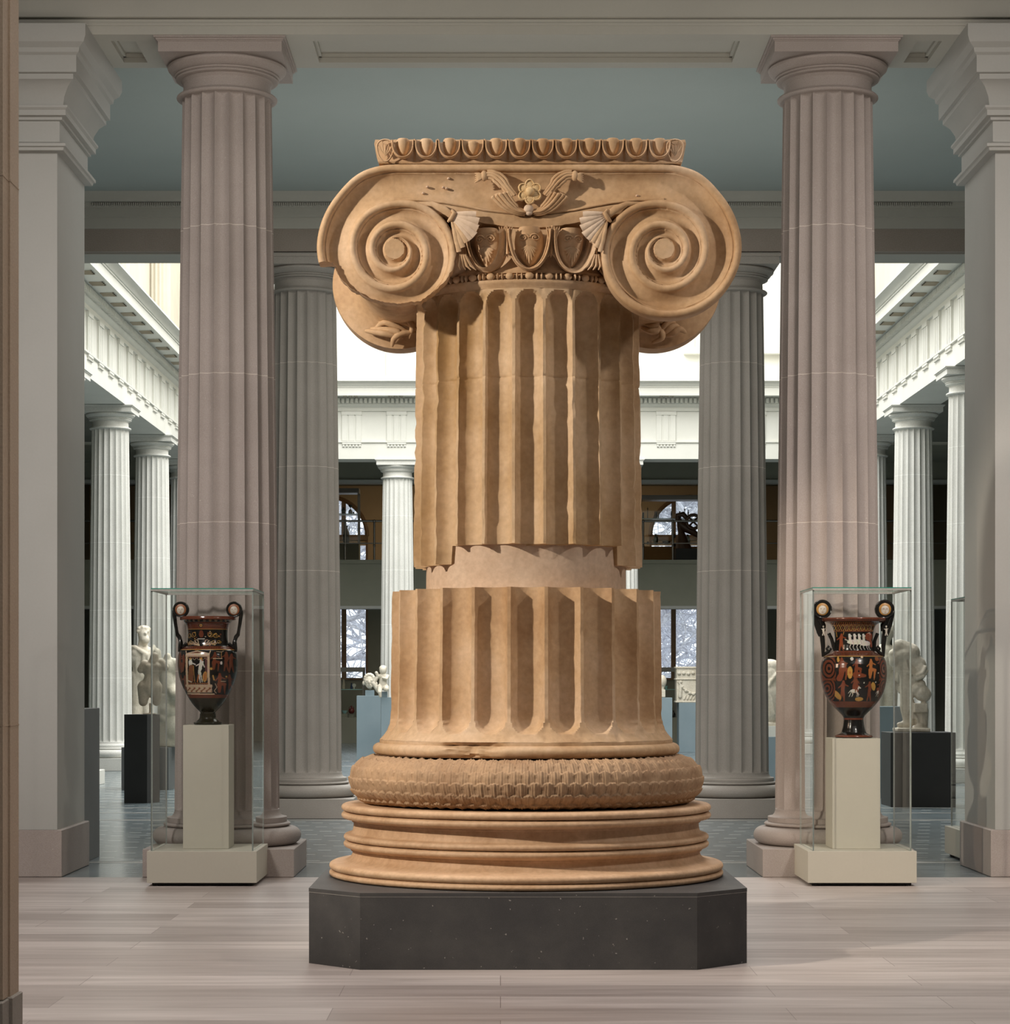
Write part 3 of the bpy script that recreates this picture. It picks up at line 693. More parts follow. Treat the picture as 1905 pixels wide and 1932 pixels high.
# its torus foot with a chip
def foot():
    n = 240; prof = [(.60, L(.9665)), (.73, L(.968))]+arc(.742, L(.997), .036, .030, -80, 85, 12)+[(.744, L(1.027)), (.744, L(1.043)), (.735, L(1.046)), (.6, L(1.046))]
    V = []; Fc = []
    for r, z in prof:
        for i in range(n):
            a = 2*PI*i/n-PI/2; dd = math.degrees(a)+90
            dd = (dd+180) % 360-180
            chip = max(0, 1-((dd+22)/13)**2) if z < L(1.035) else max(0, 1-((dd+20)/9)**2)*.6
            rr = r-(.06*chip*(.75+.5*nz(r*9, z*60, dd*.3)) if r > .65 else 0)+(.0035*nz(math.cos(a)*7, math.sin(a)*7, z*20, 1.4))*(1 if r > .65 else 0)
            V.append((rr*math.cos(a), rr*math.sin(a), z))
    for j in range(len(prof)-1):
        for i in range(n): Fc.append((j*n+i, j*n+(i+1) % n, (j+1)*n+(i+1) % n, (j+1)*n+i))
    Fc.append(tuple(range(n-1, -1, -1))); Fc.append(tuple((len(prof)-1)*n+i for i in range(n)))
    mesh('foot_ring', V, Fc, 'ancient', col, 60)
foot()
q = MB(); q.lathe([(.508, L(1.7905)), (.506, L(2.05)), (.505, L(2.10))], 128, (0.0, 0)); q.build('plain_drum', 'ancient_pale', col, 40)
def ru(z): return interp(z+Z0, [(1.9, .583), (2.4, .578), (3.2, .5655)])
def notch(z, a):
    d = (math.degrees(a)+90+180) % 360-180
    if z < L(2.012): return max(z, L(2.004+.006*nz(d*.05, 1, 2)) if -47 < d < 58 else z)
    return z
zz = [L(1.913), L(1.95), L(1.99), L(2.005), L(2.02)]+[L(2.04+.98*i/26) for i in range(27)]+[L(3.04+.0075*i) for i in range(27)]+[L(3.2405)]
zz = [z for z in zz if z <= L(3.2405)]+[L(2.812), L(2.8165), L(2.8185), L(2.823)]
def upper():
    nf, per = 24, 22
    o = drum('upper_drum', 0, 0, ru, L(1.9), L(3.232), 'shaftmid', zs=sorted(set(zz)), top_open=False, bot_open=True, depth=.066, notch=notch, dx=.008, chips=.0055)
upper()
# chipped seam band of the neck block just under the capital is part of the capital
cap_ = mesh('capital', *(lambda q: (q.V, q.F))(MB().lathe([(.40, L(3.2406)), (.566, L(3.2407)), (.570, L(3.25)), (.582, L(3.262)), (.586, L(3.270)), (.586, L(3.279)), (.562, L(3.281)), (.562, L(3.310)), (.572, L(3.312)), (.575, L(3.325)), (.555, L(3.345)), (.550, L(3.38)), (.556, L(3.45)), (.565, L(3.50)), (.57, L(3.53)), (.56, L(3.55))], 144)), 'ancient', col, 40)
cap_.location = (.009, 0, 0)
YF = 11.0; PX = YF/F
def W(px, py, dy=0.0):     # photo pixel on the capital's front face -> local coords of the column thing
    return ((px-CX)*PX-CXW, YF-CYW+dy, L(EYE-(py-CY)*PX))
RT = [(-90, 160), (-80, 159.5), (-65, 158), (-45, 150), (-20, 147), (0, 146.5), (20, 143.5), (45, 138), (90, 130), (135, 124.5), (180, 118), (225, 105), (270, 92), (315, 89), (360, 86), (405, 84), (450, 82), (495, 75.5), (540, 67), (585, 59), (630, 53), (675, 50.5), (720, 49), (765, 48), (810, 45.5), (855, 39.5), (900, 32.5), (945, 26.5), (990, 22.5), (1035, 20)]
RS = smooth_prof(RT, 6)
RPH = np.array([p[0] for p in RS]); RV = np.array([p[1] for p in RS])
def Rsp(ph): return float(np.interp(ph, RPH, RV))
def vol_h(ph, rho):
    """relief height (px) of the scroll at polar position"""
    if rho <= 20.5: return 2.5 if rho < 19.0 else .5
    k = 0
    while ph+360*(k+1) <= 1035 and Rsp(ph+360*(k+1)) >= rho: k += 1
    Ro = Rsp(min(ph+360*k, 1035)); Ri = Rsp(ph+360*(k+1)) if ph+360*(k+1) <= 1035 else 20
    tt = Ro-rho; gap = max(Ro-Ri, 2); bw = min(14.5, .45*gap)
    if tt < bw: return 7.5*math.sqrt(max(0, 1-((tt-bw/2)/(bw/2))**2))*min(1, bw/10)+1.0
    if tt < bw+2.5: return -1.5
    s = (tt-bw-2.5)/max(1, gap-bw-2.5)
    return -(2.5+min(10, .17*gap))*math.sin(PI*min(1, s**.8))**.8+0.0 if s < 1 else 0
def outline(left):
    out = []
    for i in range(241):
        ph = -90+360*i/240; R = Rsp(ph)
        if left:
            j = 2.5*nz(ph*.09, 3, 1)+1.5*nz(ph*.33, 5, 1)
            if 11 < ph < 200:
                lim = interp(ph, [(11, 119), (30, 114), (60, 103), (90, 101), (112, 106), (150, 114), (178, 117), (200, 140)])+j*1.6
                if ph < 12: pass
                R = min(R, lim)
        out.append((ph, R))
    return out
def volute(left):
    sgn = -1 if left else 1; ex, ey = (744, 470) if left else (1252.5, 470)
    if left: ey = 470
    ol = outline(left); V = []; Fc = []; m = 110
    for ph, R in ol:
        c, s = math.cos(math.radians(ph)), math.sin(math.radians(ph))
        for j in range(m+1):
            rho = min(R, Rsp(ph)*j/m)+j*1e-4; h = vol_h(ph, rho) if j else 2.5
            if j == m: h = min(h, 0)-1
            h += .5*nz(c*rho*.05, s*rho*.05, 2+sgn)
            V.append(W(ex+sgn*c*rho, ey+s*rho, -h*PX))
    for i in range(240):
        for j in range(m):
            a = i*(m+1)+j; f = (a, a+1, a+m+2, a+m+1); Fc.append(f if not left else f[::-1])
    o = mesh('volute', V, Fc, 'ancient', cap_, 50); o.location = (-.009, 0, 0)
    # bolster: closed outline lofted back to the rear scroll
    ys = [(0, 1.0), (.03, 1.0), (.085, 1.0), (.10, .97), (.12, .86), (.17, .76), (.3, .67), (.45, .62), (.6, .60), (.72, .60), (.79, .63), (.825, .70), (.842, .80), (.85, .90), (.856, .925), (.858, .995), (.90, 1.005), (1.0, 1.0)]
    V = []; Fc = []; D = 2*(CYW-YF)
    pts = [(ph, Rsp(ph)) for ph, _ in ol]
    n = len(pts)
    for f, s_ in ys:
        src = ol if f < .45 else pts
        for ph, R in src:
            c, s = math.cos(math.radians(ph)), math.sin(math.radians(ph)); R2 = R*s_
            if f < .45 and left and 11 < ph < 178 and s_ < .99: R2 *= .96+.10*nz(ph*.05, f*14, 4)
            if .1 < f < .86: R2 += 1.6*math.sin(f*60)*.0
            x, y, z = W(ex+sgn*c*R2, ey+s*R2, f*D+.004); V.append((x, y, z))
    for k in range(len(ys)-1):
        for i in range(n):
            a = k*n+i; b = k*n+(i+1) % n; f = (a, b, b+n, a+n); Fc.append(f if left else f[::-1]) if not (i == n-1 and ys[k][0] < .3) else None
    b0 = (len(ys)-1)*n; Fc.append(tuple(b0+i for i in range(n)) if left else tuple(b0+n-1-i for i in range(n)))
    o = mesh('bolster', V, Fc, 'ancient', cap_, 50); o.location = (-.009, 0, 0)
volute(True); volute(False)
# canalis between the volutes
YBOT = [(744, 378), (790, 379.5), (840, 385), (880, 392), (915, 399), (960, 404), (998.25, 406)]
def yb(px):
    d = min(px, 1996.5-px); return interp(d, YBOT)
q = MB(); V = []; Fc = []; nx, ny = 170, 60
for i in range(nx+1):
    px = 744+508.5*i/nx; b = yb(px)
    for j in range(ny+1):
        py = 310+(b-310)*j/ny; tt = py-310; g = b-310
        if tt < 14.5: h = 7.5*math.sqrt(max(0, 1-((tt-7.25)/7.25)**2))+1
        elif tt < 17: h = -1.5
        elif b-py < 5: h = 2.6*math.sqrt(max(0, 1-((b-py-2.5)/2.5)**2))*min(1, abs(px-744)/60, abs(px-1252.5)/60)
        else:
            s = (tt-17)/(g-17); h = -(2.5+min(10, .17*g))*math.sin(PI*min(1, s**.8))**.8
        h += .6*nz(px*.03, py*.03, 7)
        V.append(W(px, py, -h*PX))
for i in range(nx):
    for j in range(ny): a = i*(ny+1)+j; Fc.append((a, a+1, a+ny+2, a+ny+1))
o = mesh('canalis', V, Fc, 'ancient', cap_, 50); o.location = (-.009, 0, 0)
# cushion body behind, with rough lower lip
V = []; Fc = []; D = 2*(CYW-YF)
top = []; 
for i in range(61):
    px = 744+508.5*i/60; top.append(px)
for px in top:
    b = yb(px)
    lo = b+24-8*abs(px-998)/254+1.2*nz(px*.11, 1, 1)
    for py, dy in ((312, .062), (b-9, .058), (b-1, .006), (b+3, .000), ((b+lo)/2, .004), (lo, .012), (lo+4, .10), (lo+6, D-.1), (310, D-.002)):
        V.append(W(px, py, dy))
for i in range(60):
    for j in range(9):
        a = i*9+j; b = i*9+(j+1) % 9; Fc.append((a, b, b+9, a+9))
Fc.append(tuple(range(8, -1, -1))); Fc.append(tuple(540+j for j in range(9)))
o = mesh('cushion', V, Fc, 'ancient', cap_, 50); o.location = (-.009, 0, 0)

# echinus eggs with palmettes, frames and darts
def ring_pt(ang, z, r):    # angle from the front, local to capital
    a = math.radians(ang)-PI/2; return Vector((r*math.cos(a), r*math.sin(a), z))
def er(z): return interp(z+Z0, [(3.30, .572), (3.33, .575), (3.38, .583), (3.45, .598), (3.5, .612), (3.53, .618)])
ez0, ez1 = L(3.335), L(3.527)
for k in range(-3, 4):
    A = 20.3*k; q = MB(); n1, n2 = 14, 12; V = []; Fc = []
    for i in range(n1+1):
        u = i/n1; z = ez0+(ez1-ez0)*u; wd = 7.3*(math.sin(PI/2*min(1, (u/.62)))**.75 if u < .62 else math.sqrt(max(0, 1-((u-.62)/.50)**2)))
        for j in range(n2+1):
            c = -1+2*j/n2; dep = (.052*math.sqrt(max(0, 1-c*c))-.040)*(wd/7.6)**.5
            V.append(ring_pt(A+wd*c, z, er(z)+dep))
    for i in range(n1):
        for j in range(n2): a = i*(n2+1)+j; Fc.append((a, a+1, a+n2+2, a+n2+1))
    q.add(V, Fc)
    # palmette fronds and twin scrolls carved on the egg
    def ep(dx_, z):
        rr_ = er(z)+.052*math.sqrt(max(.05, 1-(dx_/7.8)**2))-.040; return ring_pt(A+dx_, z, rr_)
    for f in range(-4, 5):
        P = []
        for i in range(8):
            v = i/7; P.append(ep(f*(.15+1.15*v**.8)*(1-.25*abs(f)/4*v), L(3.435)-(.085-.012*abs(f))*v+(.012*v*v*abs(f)/2)))
        q.tube(P, [.0035+.0045*math.sin(PI*min(1, i/7*.9+.1)) for i in range(8)], 6)
    for sg in (-1, 1):
        P = []
        for i in range(26):
            th = i/25*3.3*PI; rr_ = 2.3*(1-i/25*.86); P.append(ep(sg*(2.6-rr_*math.cos(th)), L(3.475)+.0017*rr_*4.6*math.sin(th)))
        q.tube(P, .0045, 6); q.ball(ep(sg*2.6, L(3.475)), .006, 8)
    o = q.build('egg', 'ancient', cap_, 60)
    # frame around the egg: two ridges
    q = MB()
    for off, rad in ((9.2, .0055), (8.3, .0035), (10.0, .0035)):
        P = []
        for i in range(29):
            v = i/28; th = PI*(v)
            P.append(ring_pt(A-off*math.cos(th), L(3.515)-(.188+.008*(off-9))*math.sin(th)**.8, er(L(3.515)-(.188)*math.sin(th)**.8)+.018-(.005 if off != 9.2 else 0)))
        q.tube(P, rad, 8, flat=(.045 if off == 9.2 else .012)/rad*.9)
    for sg in (-1, 1):
        for f in range(4): q.tube([ring_pt(A+sg*(9.2+(f-1.5)*.35), L(3.46), er(L(3.46))+.02), ring_pt(A+sg*(9.0+(f-1.5)*.8), L(3.50), er(L(3.5))+.026), ring_pt(A+sg*(8.9+(f-1.5)*1.1), L(3.522), er(L(3.52))+.030)], [.003, .0045, .0025], 6)
    q.build('egg_frame', 'ancient', cap_, 60)
    q = MB(); B = A+10.15
    q.tube([ring_pt(B, L(3.53), er(L(3.53))+.010), ring_pt(B, L(3.45), er(L(3.45))+.012), ring_pt(B, L(3.40), er(L(3.4))+.012)], [.006, .006, .009], 8, flat=3.5)
    for f in (-1, 0, 1): q.tube([ring_pt(B, L(3.41), er(L(3.4))+.012), ring_pt(B+f*1.3, L(3.392), er(L(3.39))+.012), ring_pt(B+f*2.1, L(3.383), er(L(3.38))+.008)], [.005, .005, .001], 6)
    q.build('dart', 'ancient', cap_, 60)
# bead and reel
for k in range(-7, 8):
    A = 9.3*k-1.6*0; z = L(3.2955)
    q = MB(); c = ring_pt(A, z, .583); rot = Matrix.Rotation(math.radians(A), 3, 'Z'); q.ball(c, (.0215, .018, .0175), 14, rot=rot); q.build('bead', 'ancient', cap_, 180)
    for d in (3.55, 5.75):
        c = ring_pt(A+d, z, .583); q = MB(); q.ball(c, (.0055, .0175, .0175), 12, rot=Matrix.Rotation(math.radians(A+d), 3, 'Z')); q.build('reel', 'ancient', cap_, 180)

# corner palmettes (broken fans) beside the volutes
def fan(left, pts_base, tips, mat):
    q = MB(); bx_, by_ = pts_base
    for i, (tx, ty, wd, ln) in enumerate(tips):
        P = []; 
        for k in range(7):
            v = k/6; P.append(Vector(W(bx_+(tx-bx_)*v, by_+(ty-by_)*v, -.012-.026*math.sin(PI*.62*v))))
        q.tube(P, [wd*PX*(.25+.75*v**.8)*(1 if v < .9 else .9) for v in [k/6 for k in range(7)]], 8, flat=.45)
    o = q.build('palmette', mat, cap_, 60); o.location = (-.009, 0, 0)
for left in (True, False):
    mir = (lambda x: x) if left else (lambda x: 1997-x)
    fan(left, (mir(846), 404), [(mir(x), y, w_, 0) for x, y, w_ in ((898, 408, 7), (903, 421, 8), (901, 434, 8), (896, 447, 8), (888, 455, 6))], 'ancient_pale')
    fan(left, (mir(850), 408), [(mir(x), y, w_, 0) for x, y, w_ in ((880, 460, 6), (873, 470, 6), (866, 478, 5), (862, 462, 5))], 'ancient')
    q = MB()
    q.tube([W(mir(780), 383, -.004), W(mir(815), 386, -.016), W(mir(836), 396, -.022), W(mir(850), 407, -.02)], [.004, .012, .018, .016], 8, flat=.5)
    q.tube([W(mir(852), 398, -.028), W(mir(857), 404, -.03), W(mir(850), 416, -.03), W(mir(845), 420, -.02)], [.006, .011, .011, .006], 8)
    for f in range(4): q.tube([W(mir(868+f*3), 480, -.002), W(mir(864+f*8), 500, .012), W(mir(868+f*10), 508, .02)], [.006, .008, .003], 6)
    o = q.build('leaf_stem', 'ancient', cap_, 60); o.location = (-.009, 0, 0)
# rosette and acanthus arms in the channel
q = MB(); c = Vector(W(999, 365, -.030))
for k in range(6):
    a = PI/6+PI/3*k+PI/3*0; d = Vector((math.cos(a), 0, math.sin(a)))
    cc = c+d*.031; rot = Matrix.Rotation(-a, 3, 'Y'); tn = Vector((-d.z, 0, d.x))
    q.ball(cc+Vector((0, -.001, 0)), (.028, .009, .0235), 18, rot=rot)
    q.tube([cc+d*.027*math.cos(th)+tn*.0215*math.sin(th)+Vector((0, -.004-.004*math.cos(th), 0)) for th in [-2.3+4.6*i/16 for i in range(17)]], .0042, 7, flat=1.6)
q.ball(c+Vector((0, -.012, 0)), (.022, .020, .022), 18)
q.tube([c+Vector((0, .05, 0)), c+Vector((0, .005, 0))], [.035, .045], 16)
o = q.build('rosette', 'ochre_stone', cap_, 60); o.location = (-.009, 0, 0)
q = MB(); q.ball(W(997, 396, -.022), (.024, .02, .022), 12); q.ball(W(998, 403, -.018), (.018, .018, .014), 10); o = q.build('bud', 'ancient_pale', cap_, 60); o.location = (-.009, 0, 0)
for left in (True, False):
    mir = (lambda x: x) if left else (lambda x: 1997-x)
    q = MB()
    low = smooth_prof([(992, 402, -.012), (975, 400, -.018), (958, 388, -.026), (944, 371, -.03)], 4)
    for k in range(5):
        o_ = (k-2)
        P = [Vector(W(mir(x+o_*(5.5 if i > len(low)*.4 else 3.5)*(i/len(low)+.35)), y-(o_*2.2), d-.006*(2-abs(o_)))) for i, (x, y, d) in enumerate(low)]
        q.tube(P, [.006+.0045*(i/len(P)) for i in range(len(P))], 7); q.ball(P[-1], .0105, 8)
    q.tube([W(mir(950), 374, -.03), W(mir(940), 369, -.036), W(mir(932), 371, -.036)], [.010, .009, .003], 7)
    up = smooth_prof([(968, 372, -.024), (955, 356, -.026), (944, 342, -.026), (930, 332.5, -.024), (917, 331.5, -.02)], 4)
    for k in range(4):
        o_ = k-1.5; P = []
        for i, (x, y, d) in enumerate(up):
            nx_ = .75 if i < len(up)*.6 else .3; P.append(Vector(W(mir(x+o_*5.2*nx_), y-o_*4.6*(.35 if i < len(up)*.35 else .95), d-.005*(1.5-abs(o_)))))
        q.tube(P, [.0085]*len(P), 7)
    q.ball(W(mir(913), 334, -.024), (.018, .016, .026), 10)
    for f in range(5): q.tube([W(mir(914), 334, -.024), W(mir(903), 331+f*2.8, -.03), W(mir(896 if left else 897), 329+f*4.4, -.024)], [.008, .008, .003], 6)
    o = q.build('acanthus_arm', 'ancient', cap_, 60); o.location = (-.009, 0, 0)
q = MB()
for x, y in ((806, 351), (842, 354), (798, 363), (846, 335), (1202, 368), (836, 352)): q.ball(W(x, y, .02), (.008, .012, .006), 8)
o = q.build('broken_stubs', 'ancient_pale', cap_, 60); o.location = (-.009, 0, 0)
# leaf reliefs on the inner faces of the back volutes
def Wb(px, py, dy=0):
    Y = 12.00; return ((px-CX)*Y/F-CXW, Y-CYW+dy, L(EYE-(py-CY)*Y/F))
for left in (True, False):
    q = MB()
    S = ([[(705, 625), (725, 612), (745, 618), (770, 628)], [(700, 622), (730, 625), (755, 632), (745, 650)], [(715, 610), (740, 605), (765, 612), (785, 622)], [(735, 606), (760, 604), (778, 618), (772, 640)], [(740, 655), (745, 640), (762, 632), (785, 630)], [(690, 626), (712, 630), (735, 634), (760, 640)]]
         if left else [[(1210, 620), (1225, 628), (1242, 626), (1238, 612)], [(1212, 612), (1228, 618), (1240, 610), (1230, 605)], [(1238, 634), (1250, 620), (1262, 610), (1272, 612)], [(1230, 648), (1247, 640), (1244, 628), (1230, 630)], [(1246, 636), (1258, 626), (1270, 618), (1280, 620)], [(1252, 636), (1268, 632), (1280, 624), (1292, 630)]])
    for P in S:
        P2 = smooth_prof(P, 4); q.tube([Wb(x, y, -.03-.03*math.sin(i/len(P2)*PI)) for i, (x, y) in enumerate(P2)], [.006+.012*math.sin(PI*(i+.5)/len(P2)) for i in range(len(P2))], 7)
    o = q.build('leaf_relief', 'ancient', cap_, 60); o.location = (-.009, 0, 0)
# abacus with egg-and-dart
aw0, aw1, ad = 1.46/2, 1.504/2, .60
za, zb_ = L(3.8345), L(3.951)
acx = .013
def jag(x): return .004*noise.noise(Vector((x*9, 2, 0)))+.003*noise.noise(Vector((x*31, 5, 0)))
q = MB(); n = 90; V = []; Fc = []
for i in range(n+1):
    s = -1+2*i/n
    for (wd, dy, z) in ((aw0, -ad+.004, za), (aw0+.004, -ad-.000, za+.008), (aw0+.010, -ad+.012, za+.03), (aw1, -ad+.006, zb_-.02), (aw1-.004, -ad+.010, zb_), (aw1-.05, -ad+.07, zb_-.006), (aw1-.1, ad-.1, zb_-.005), (aw0, ad, za)):
        z2 = z+(jag(s)-(.012 if -.66 < s < -.52 and z > zb_-.01 else 0) if z > zb_-.025 else 0)
        V.append((acx+s*wd, dy, z2))
for i in range(n):
    for j in range(8): a = i*8+j; b = i*8+(j+1) % 8; Fc.append((a, b, b+8, a+8))
Fc.append(tuple(range(7, -1, -1))); Fc.append(tuple(n*8+j for j in range(8)))
ab = mesh('abacus', V, Fc, 'ancient', col, 40)
for k in range(12):
    px = 760.3+43.9*k; cx_ = (px-CX)*PX-CXW
    q = MB(); ztop = zb_-.004+(.001 if k != 3 else -.013)+jag((cx_-acx)/aw1); zbt = L(EYE-(298-CY)*PX)
    V = []; Fc = []; n1, n2 = 12, 12
    for i in range(n1+1):
        u = i/n1; z = zbt+(ztop-zbt)*u; wd = .0325*(math.sin(PI/2*min(1, u/.75))**.62) if u < .9 else .0325*(1-.18*((u-.9)/.1)**2)
        for j in range(n2+1):
            c = -1+2*j/n2; V.append((cx_+wd*c, -ad+.008-.012*u-.036*math.sqrt(max(0, 1-c*c))*(wd/.0325)**.5, z))
    for i in range(n1):
        for j in range(n2): a = i*(n2+1)+j; Fc.append((a, a+1, a+n2+2, a+n2+1))
    Fc.append(tuple(n1*(n2+1)+j for j in range(n2+1)))
    q.add(V, Fc); q.build('egg', 'ancient', ab, 60)
    q = MB(); P = []
    for i in range(21):
        th = PI*i/20; P.append((cx_-.0505*math.cos(th)*(1 if True else 0), -ad-.022-.010*math.sin(th)*0, zb_-.012-(zb_-.012-zbt+.006)*math.sin(th)**.7))
    q.tube(P, .0046, 8, flat=5); q.build('egg_frame', 'ancient', ab, 60)
    if k < 12:
        q = MB(); dx_ = cx_+.0561
        q.add([(dx_-.007, -ad+.010, zb_-.002), (dx_+.007, -ad+.010, zb_-.002), (dx_, -ad-.030, zb_-.004), (dx_-.004, -ad+.014, za+.012), (dx_+.004, -ad+.014, za+.012), (dx_, -ad-.016, za+.012)], [(0, 2, 5, 3), (2, 1, 4, 5), (0, 1, 2), (3, 5, 4), (1, 0, 3, 4)])
        q.build('dart', 'ancient', ab, 0)
for sg in (-1, 1):      # corner palmettes
    q = MB(); cx_ = acx+sg*(aw1-.055)
    P = [(cx_+sg*.045*math.sin(th)*(.55+.45*(1-th/PI/2 if th < PI else th/PI/2)), -ad-.022, zb_-.045+.038*math.cos(th)-(.03*max(0, -math.cos(th)))) for th in [2*PI*i/24 for i in range(25)]]
    q.tube(P, .0042, 6)
    for f in range(-2, 3): q.tube([(cx_, -ad-.018, zb_-.085), (cx_+f*.010, -ad-.022, zb_-.06), (cx_+f*.017, -ad-.02, zb_-.035+.004*(2-abs(f)))], [.002, .004, .003], 6)
    q.tube([(cx_+.016*math.cos(a), -ad-.02, zb_-.02+.010*math.sin(a)) for a in [PI*1.6*i/10 for i in range(11)]], .003, 6)
    q.build('corner_palmette', 'ancient', ab, 60)

# ------------------------------------------------------------------ statues
def statue(name, label, loc, parts, mat, voxel=.012, rotz=0, cat='statue', group=None):
    q = MB()
    for p in parts:
        if p[0] == 'c': q.cap(p[1], p[2], p[3], p[4], 12)
        elif p[0] == 'e': q.ball(p[1], p[2], 14)
        elif p[0] == 'b': q.box(*p[1])
        elif p[0] == 't': q.tube(p[1], p[2], 8)
    o = q.build(name, mat, None, 180)
    o.location = loc; o.rotation_euler = (0, 0, rotz)
    r = o.modifiers.new('fuse', 'REMESH'); r.mode = 'VOXEL'; r.voxel_size = voxel; r.use_smooth_shade = True
    s = o.modifiers.new('soften', 'SMOOTH'); s.iterations = 3; s.factor = .5
    return tag(o, label, cat, group)
def pedestal(label, loc, w_, d_, h, mat, rotz=0, group=None):
    o = bx('pedestal', -w_/2, w_/2, -d_/2, d_/2, 0, h, mat, None, .003); o.location = loc; o.rotation_euler = (0, 0, rotz)
    return tag(o, label, 'pedestal', group)
def at(px, Y): return (px-CX)*Y/F
R_ = math.radians
# left: dark pedestals, headless torso, bearded statue, second torso
pedestal('tall charcoal pedestal under the headless female torso', (at(270, 25.5), 25.42, 0), .285, .30, .984, 'ped_dark', R_(-19))
zt = .984
statue('headless_torso', 'headless armless marble torso on the tall charcoal pedestal', (at(283, 25.45), 25.45, zt), [
    ('c', (0.0, 0, .02), .012, (0.0, 0, .12), .012), ('b', (-.07, .07, -.06, .06, 0, .012)),
    ('c', (-.075, -.01, .14), .052, (-.06, 0, .30), .085), ('c', (.07, .02, .14), .05, (.055, 0, .30), .085), ('e', (0, 0, .31), (.135, .085, .075)),
    ('c', (0, 0, .30), .10, (.02, .01, .42), .085), ('e', (.03, 0, .50), (.12, .075, .10)), ('e', (.0, -.03, .53), (.05, .05, .045)), ('e', (.09, -.03, .53), (.05, .05, .045)),
    ('c', (-.06, 0, .56), .050, (-.10, .0, .50), .045), ('c', (.13, 0, .57), .048, (.17, 0, .52), .042), ('c', (.04, 0, .58), .062, (.05, 0, .645), .048)], 'statue_tan', .010)
pedestal('low dark pedestal behind the tall charcoal one, carrying the leaning torso', (at(276, 28.4), 28.7, 0), .60, .5, .53, 'ped_grey', R_(-6))
pedestal('pedestal under the bearded statue, hidden behind the leftmost court column', (-5.72, 36.4, 0), .62, .62, .50, 'ped_grey')
hx = -5.70
statue('bearded_statue', 'bearded marble statue with a lion skin knotted on the chest, behind the headless torso', (hx, 36.4, .502), [
    ('c', (-.12, 0, .09), .07, (-.09, 0, .45), .085), ('c', (.07, .02, .09), .065, (.05, .02, .45), .085), ('c', (-.09, 0, .45), .09, (-.06, 0, .80), .12), ('c', (.05, .02, .45), .09, (.05, 0, .80), .12),
    ('e', (-.01, 0, .82), (.18, .13, .13)), ('c', (-.01, 0, .85), .14, (-.01, 0, 1.05), .15), ('e', (-.02, -.01, 1.10), (.20, .13, .15)), ('e', (-.08, -.09, 1.14), (.08, .05, .07)), ('e', (.06, -.09, 1.14), (.08, .05, .07)),
    ('c', (-.02, 0, 1.2), .07, (.0, 0, 1.32), .065), ('e', (.01, -.02, 1.40), (.085, .10, .12)), ('e', (.045, -.08, 1.325), (.055, .055, .065)), ('e', (.02, -.09, 1.335), (.04, .04, .05)), ('e', (.05, -.11, 1.41), (.016, .03, .026)),
    ('t', [(-.2, -.02, 1.22), (-.1, -.1, 1.22), (.0, -.14, 1.16), (.08, -.14, 1.10)], [.03, .035, .035, .04]), ('t', [(.15, -.02, 1.24), (.14, -.1, 1.18), (.08, -.14, 1.1)], [.03, .03, .04]),
    ('t', [(.03, -.15, 1.10), (.02, -.15, 1.02), (.04, -.14, .96)], [.03, .03, .012]), ('t', [(.08, -.15, 1.10), (.09, -.15, 1.03), (.07, -.14, .97)], [.03, .026, .012]),
    ('c', (.18, 0, 1.15), .065, (.21, .02, .95), .055), ('c', (-.2, 0, 1.15), .065, (-.24, .02, .9), .055), ('e', (.0, .02, 1.47), (.10, .11, .06)), ('b', (-.2, .2, -.17, .17, 0, .04))]
    + [('e', (.0+.065*math.cos(a), -.05, 1.44+.06*math.sin(a)), (.03, .05, .028)) for a in (0, .8, 1.6, 2.4, 3.1)], 'statue', .012).scale = (1.15, 1.15, 1.15)
statue('draped_torso', 'armless marble torso on a rough stone block, left of the pink column', (at(317, 28.6), 28.7, .532), [
    ('b', (-.13, .17, -.12, .12, 0, .66)), ('e', (.0, -.10, .45), (.10, .06, .10)), ('e', (.05, -.1, .25), (.10, .06, .16)), ('e', (-.06, -.11, .36), (.05, .05, .05)),
    ('e', (0, 0, .72), (.17, .13, .10)), ('c', (0, 0, .74), .13, (-.02, 0, .88), .11), ('e', (-.02, 0, .98), (.15, .10, .13)), ('c', (.06, 0, 1.06), .06, (.13, -.04, 1.02), .05), ('c', (-.1, 0, 1.06), .06, (-.16, 0, 1.0), .05), ('c', (-.02, 0, 1.08), .055, (-.02, 0, 1.14), .045),
    ('c', (.06, -.05, .72), .08, (.10, -.2, .66), .07)], 'statue', .014)
# white box with round stone at far left
o = bx('pedestal', -.28, .28, -.25, .25, 0, .19, 'white_trim', None, .004); o.location = (-5.53, 30.0, 0); tag(o, 'low white plinth at the foot of the leftmost court column', 'pedestal')
statue('marble_fragment', 'rounded marble fragment lying on the low white plinth', (-5.55, 30.0, .192), [('e', (0, 0, .07), (.12, .1, .07)), ('e', (.08, 0, .05), (.08, .08, .05))], 'statue', .01, cat='sculpture')
# dark panel pedestal behind the left pier
o = bx('pedestal', -.3, .032, -.2, .5, 0, 1.14, 'ped_grey', None, .003); o.location = (-3.11, 17.0, 0); tag(o, 'dark grey pedestal edge showing behind the left square pier', 'pedestal')
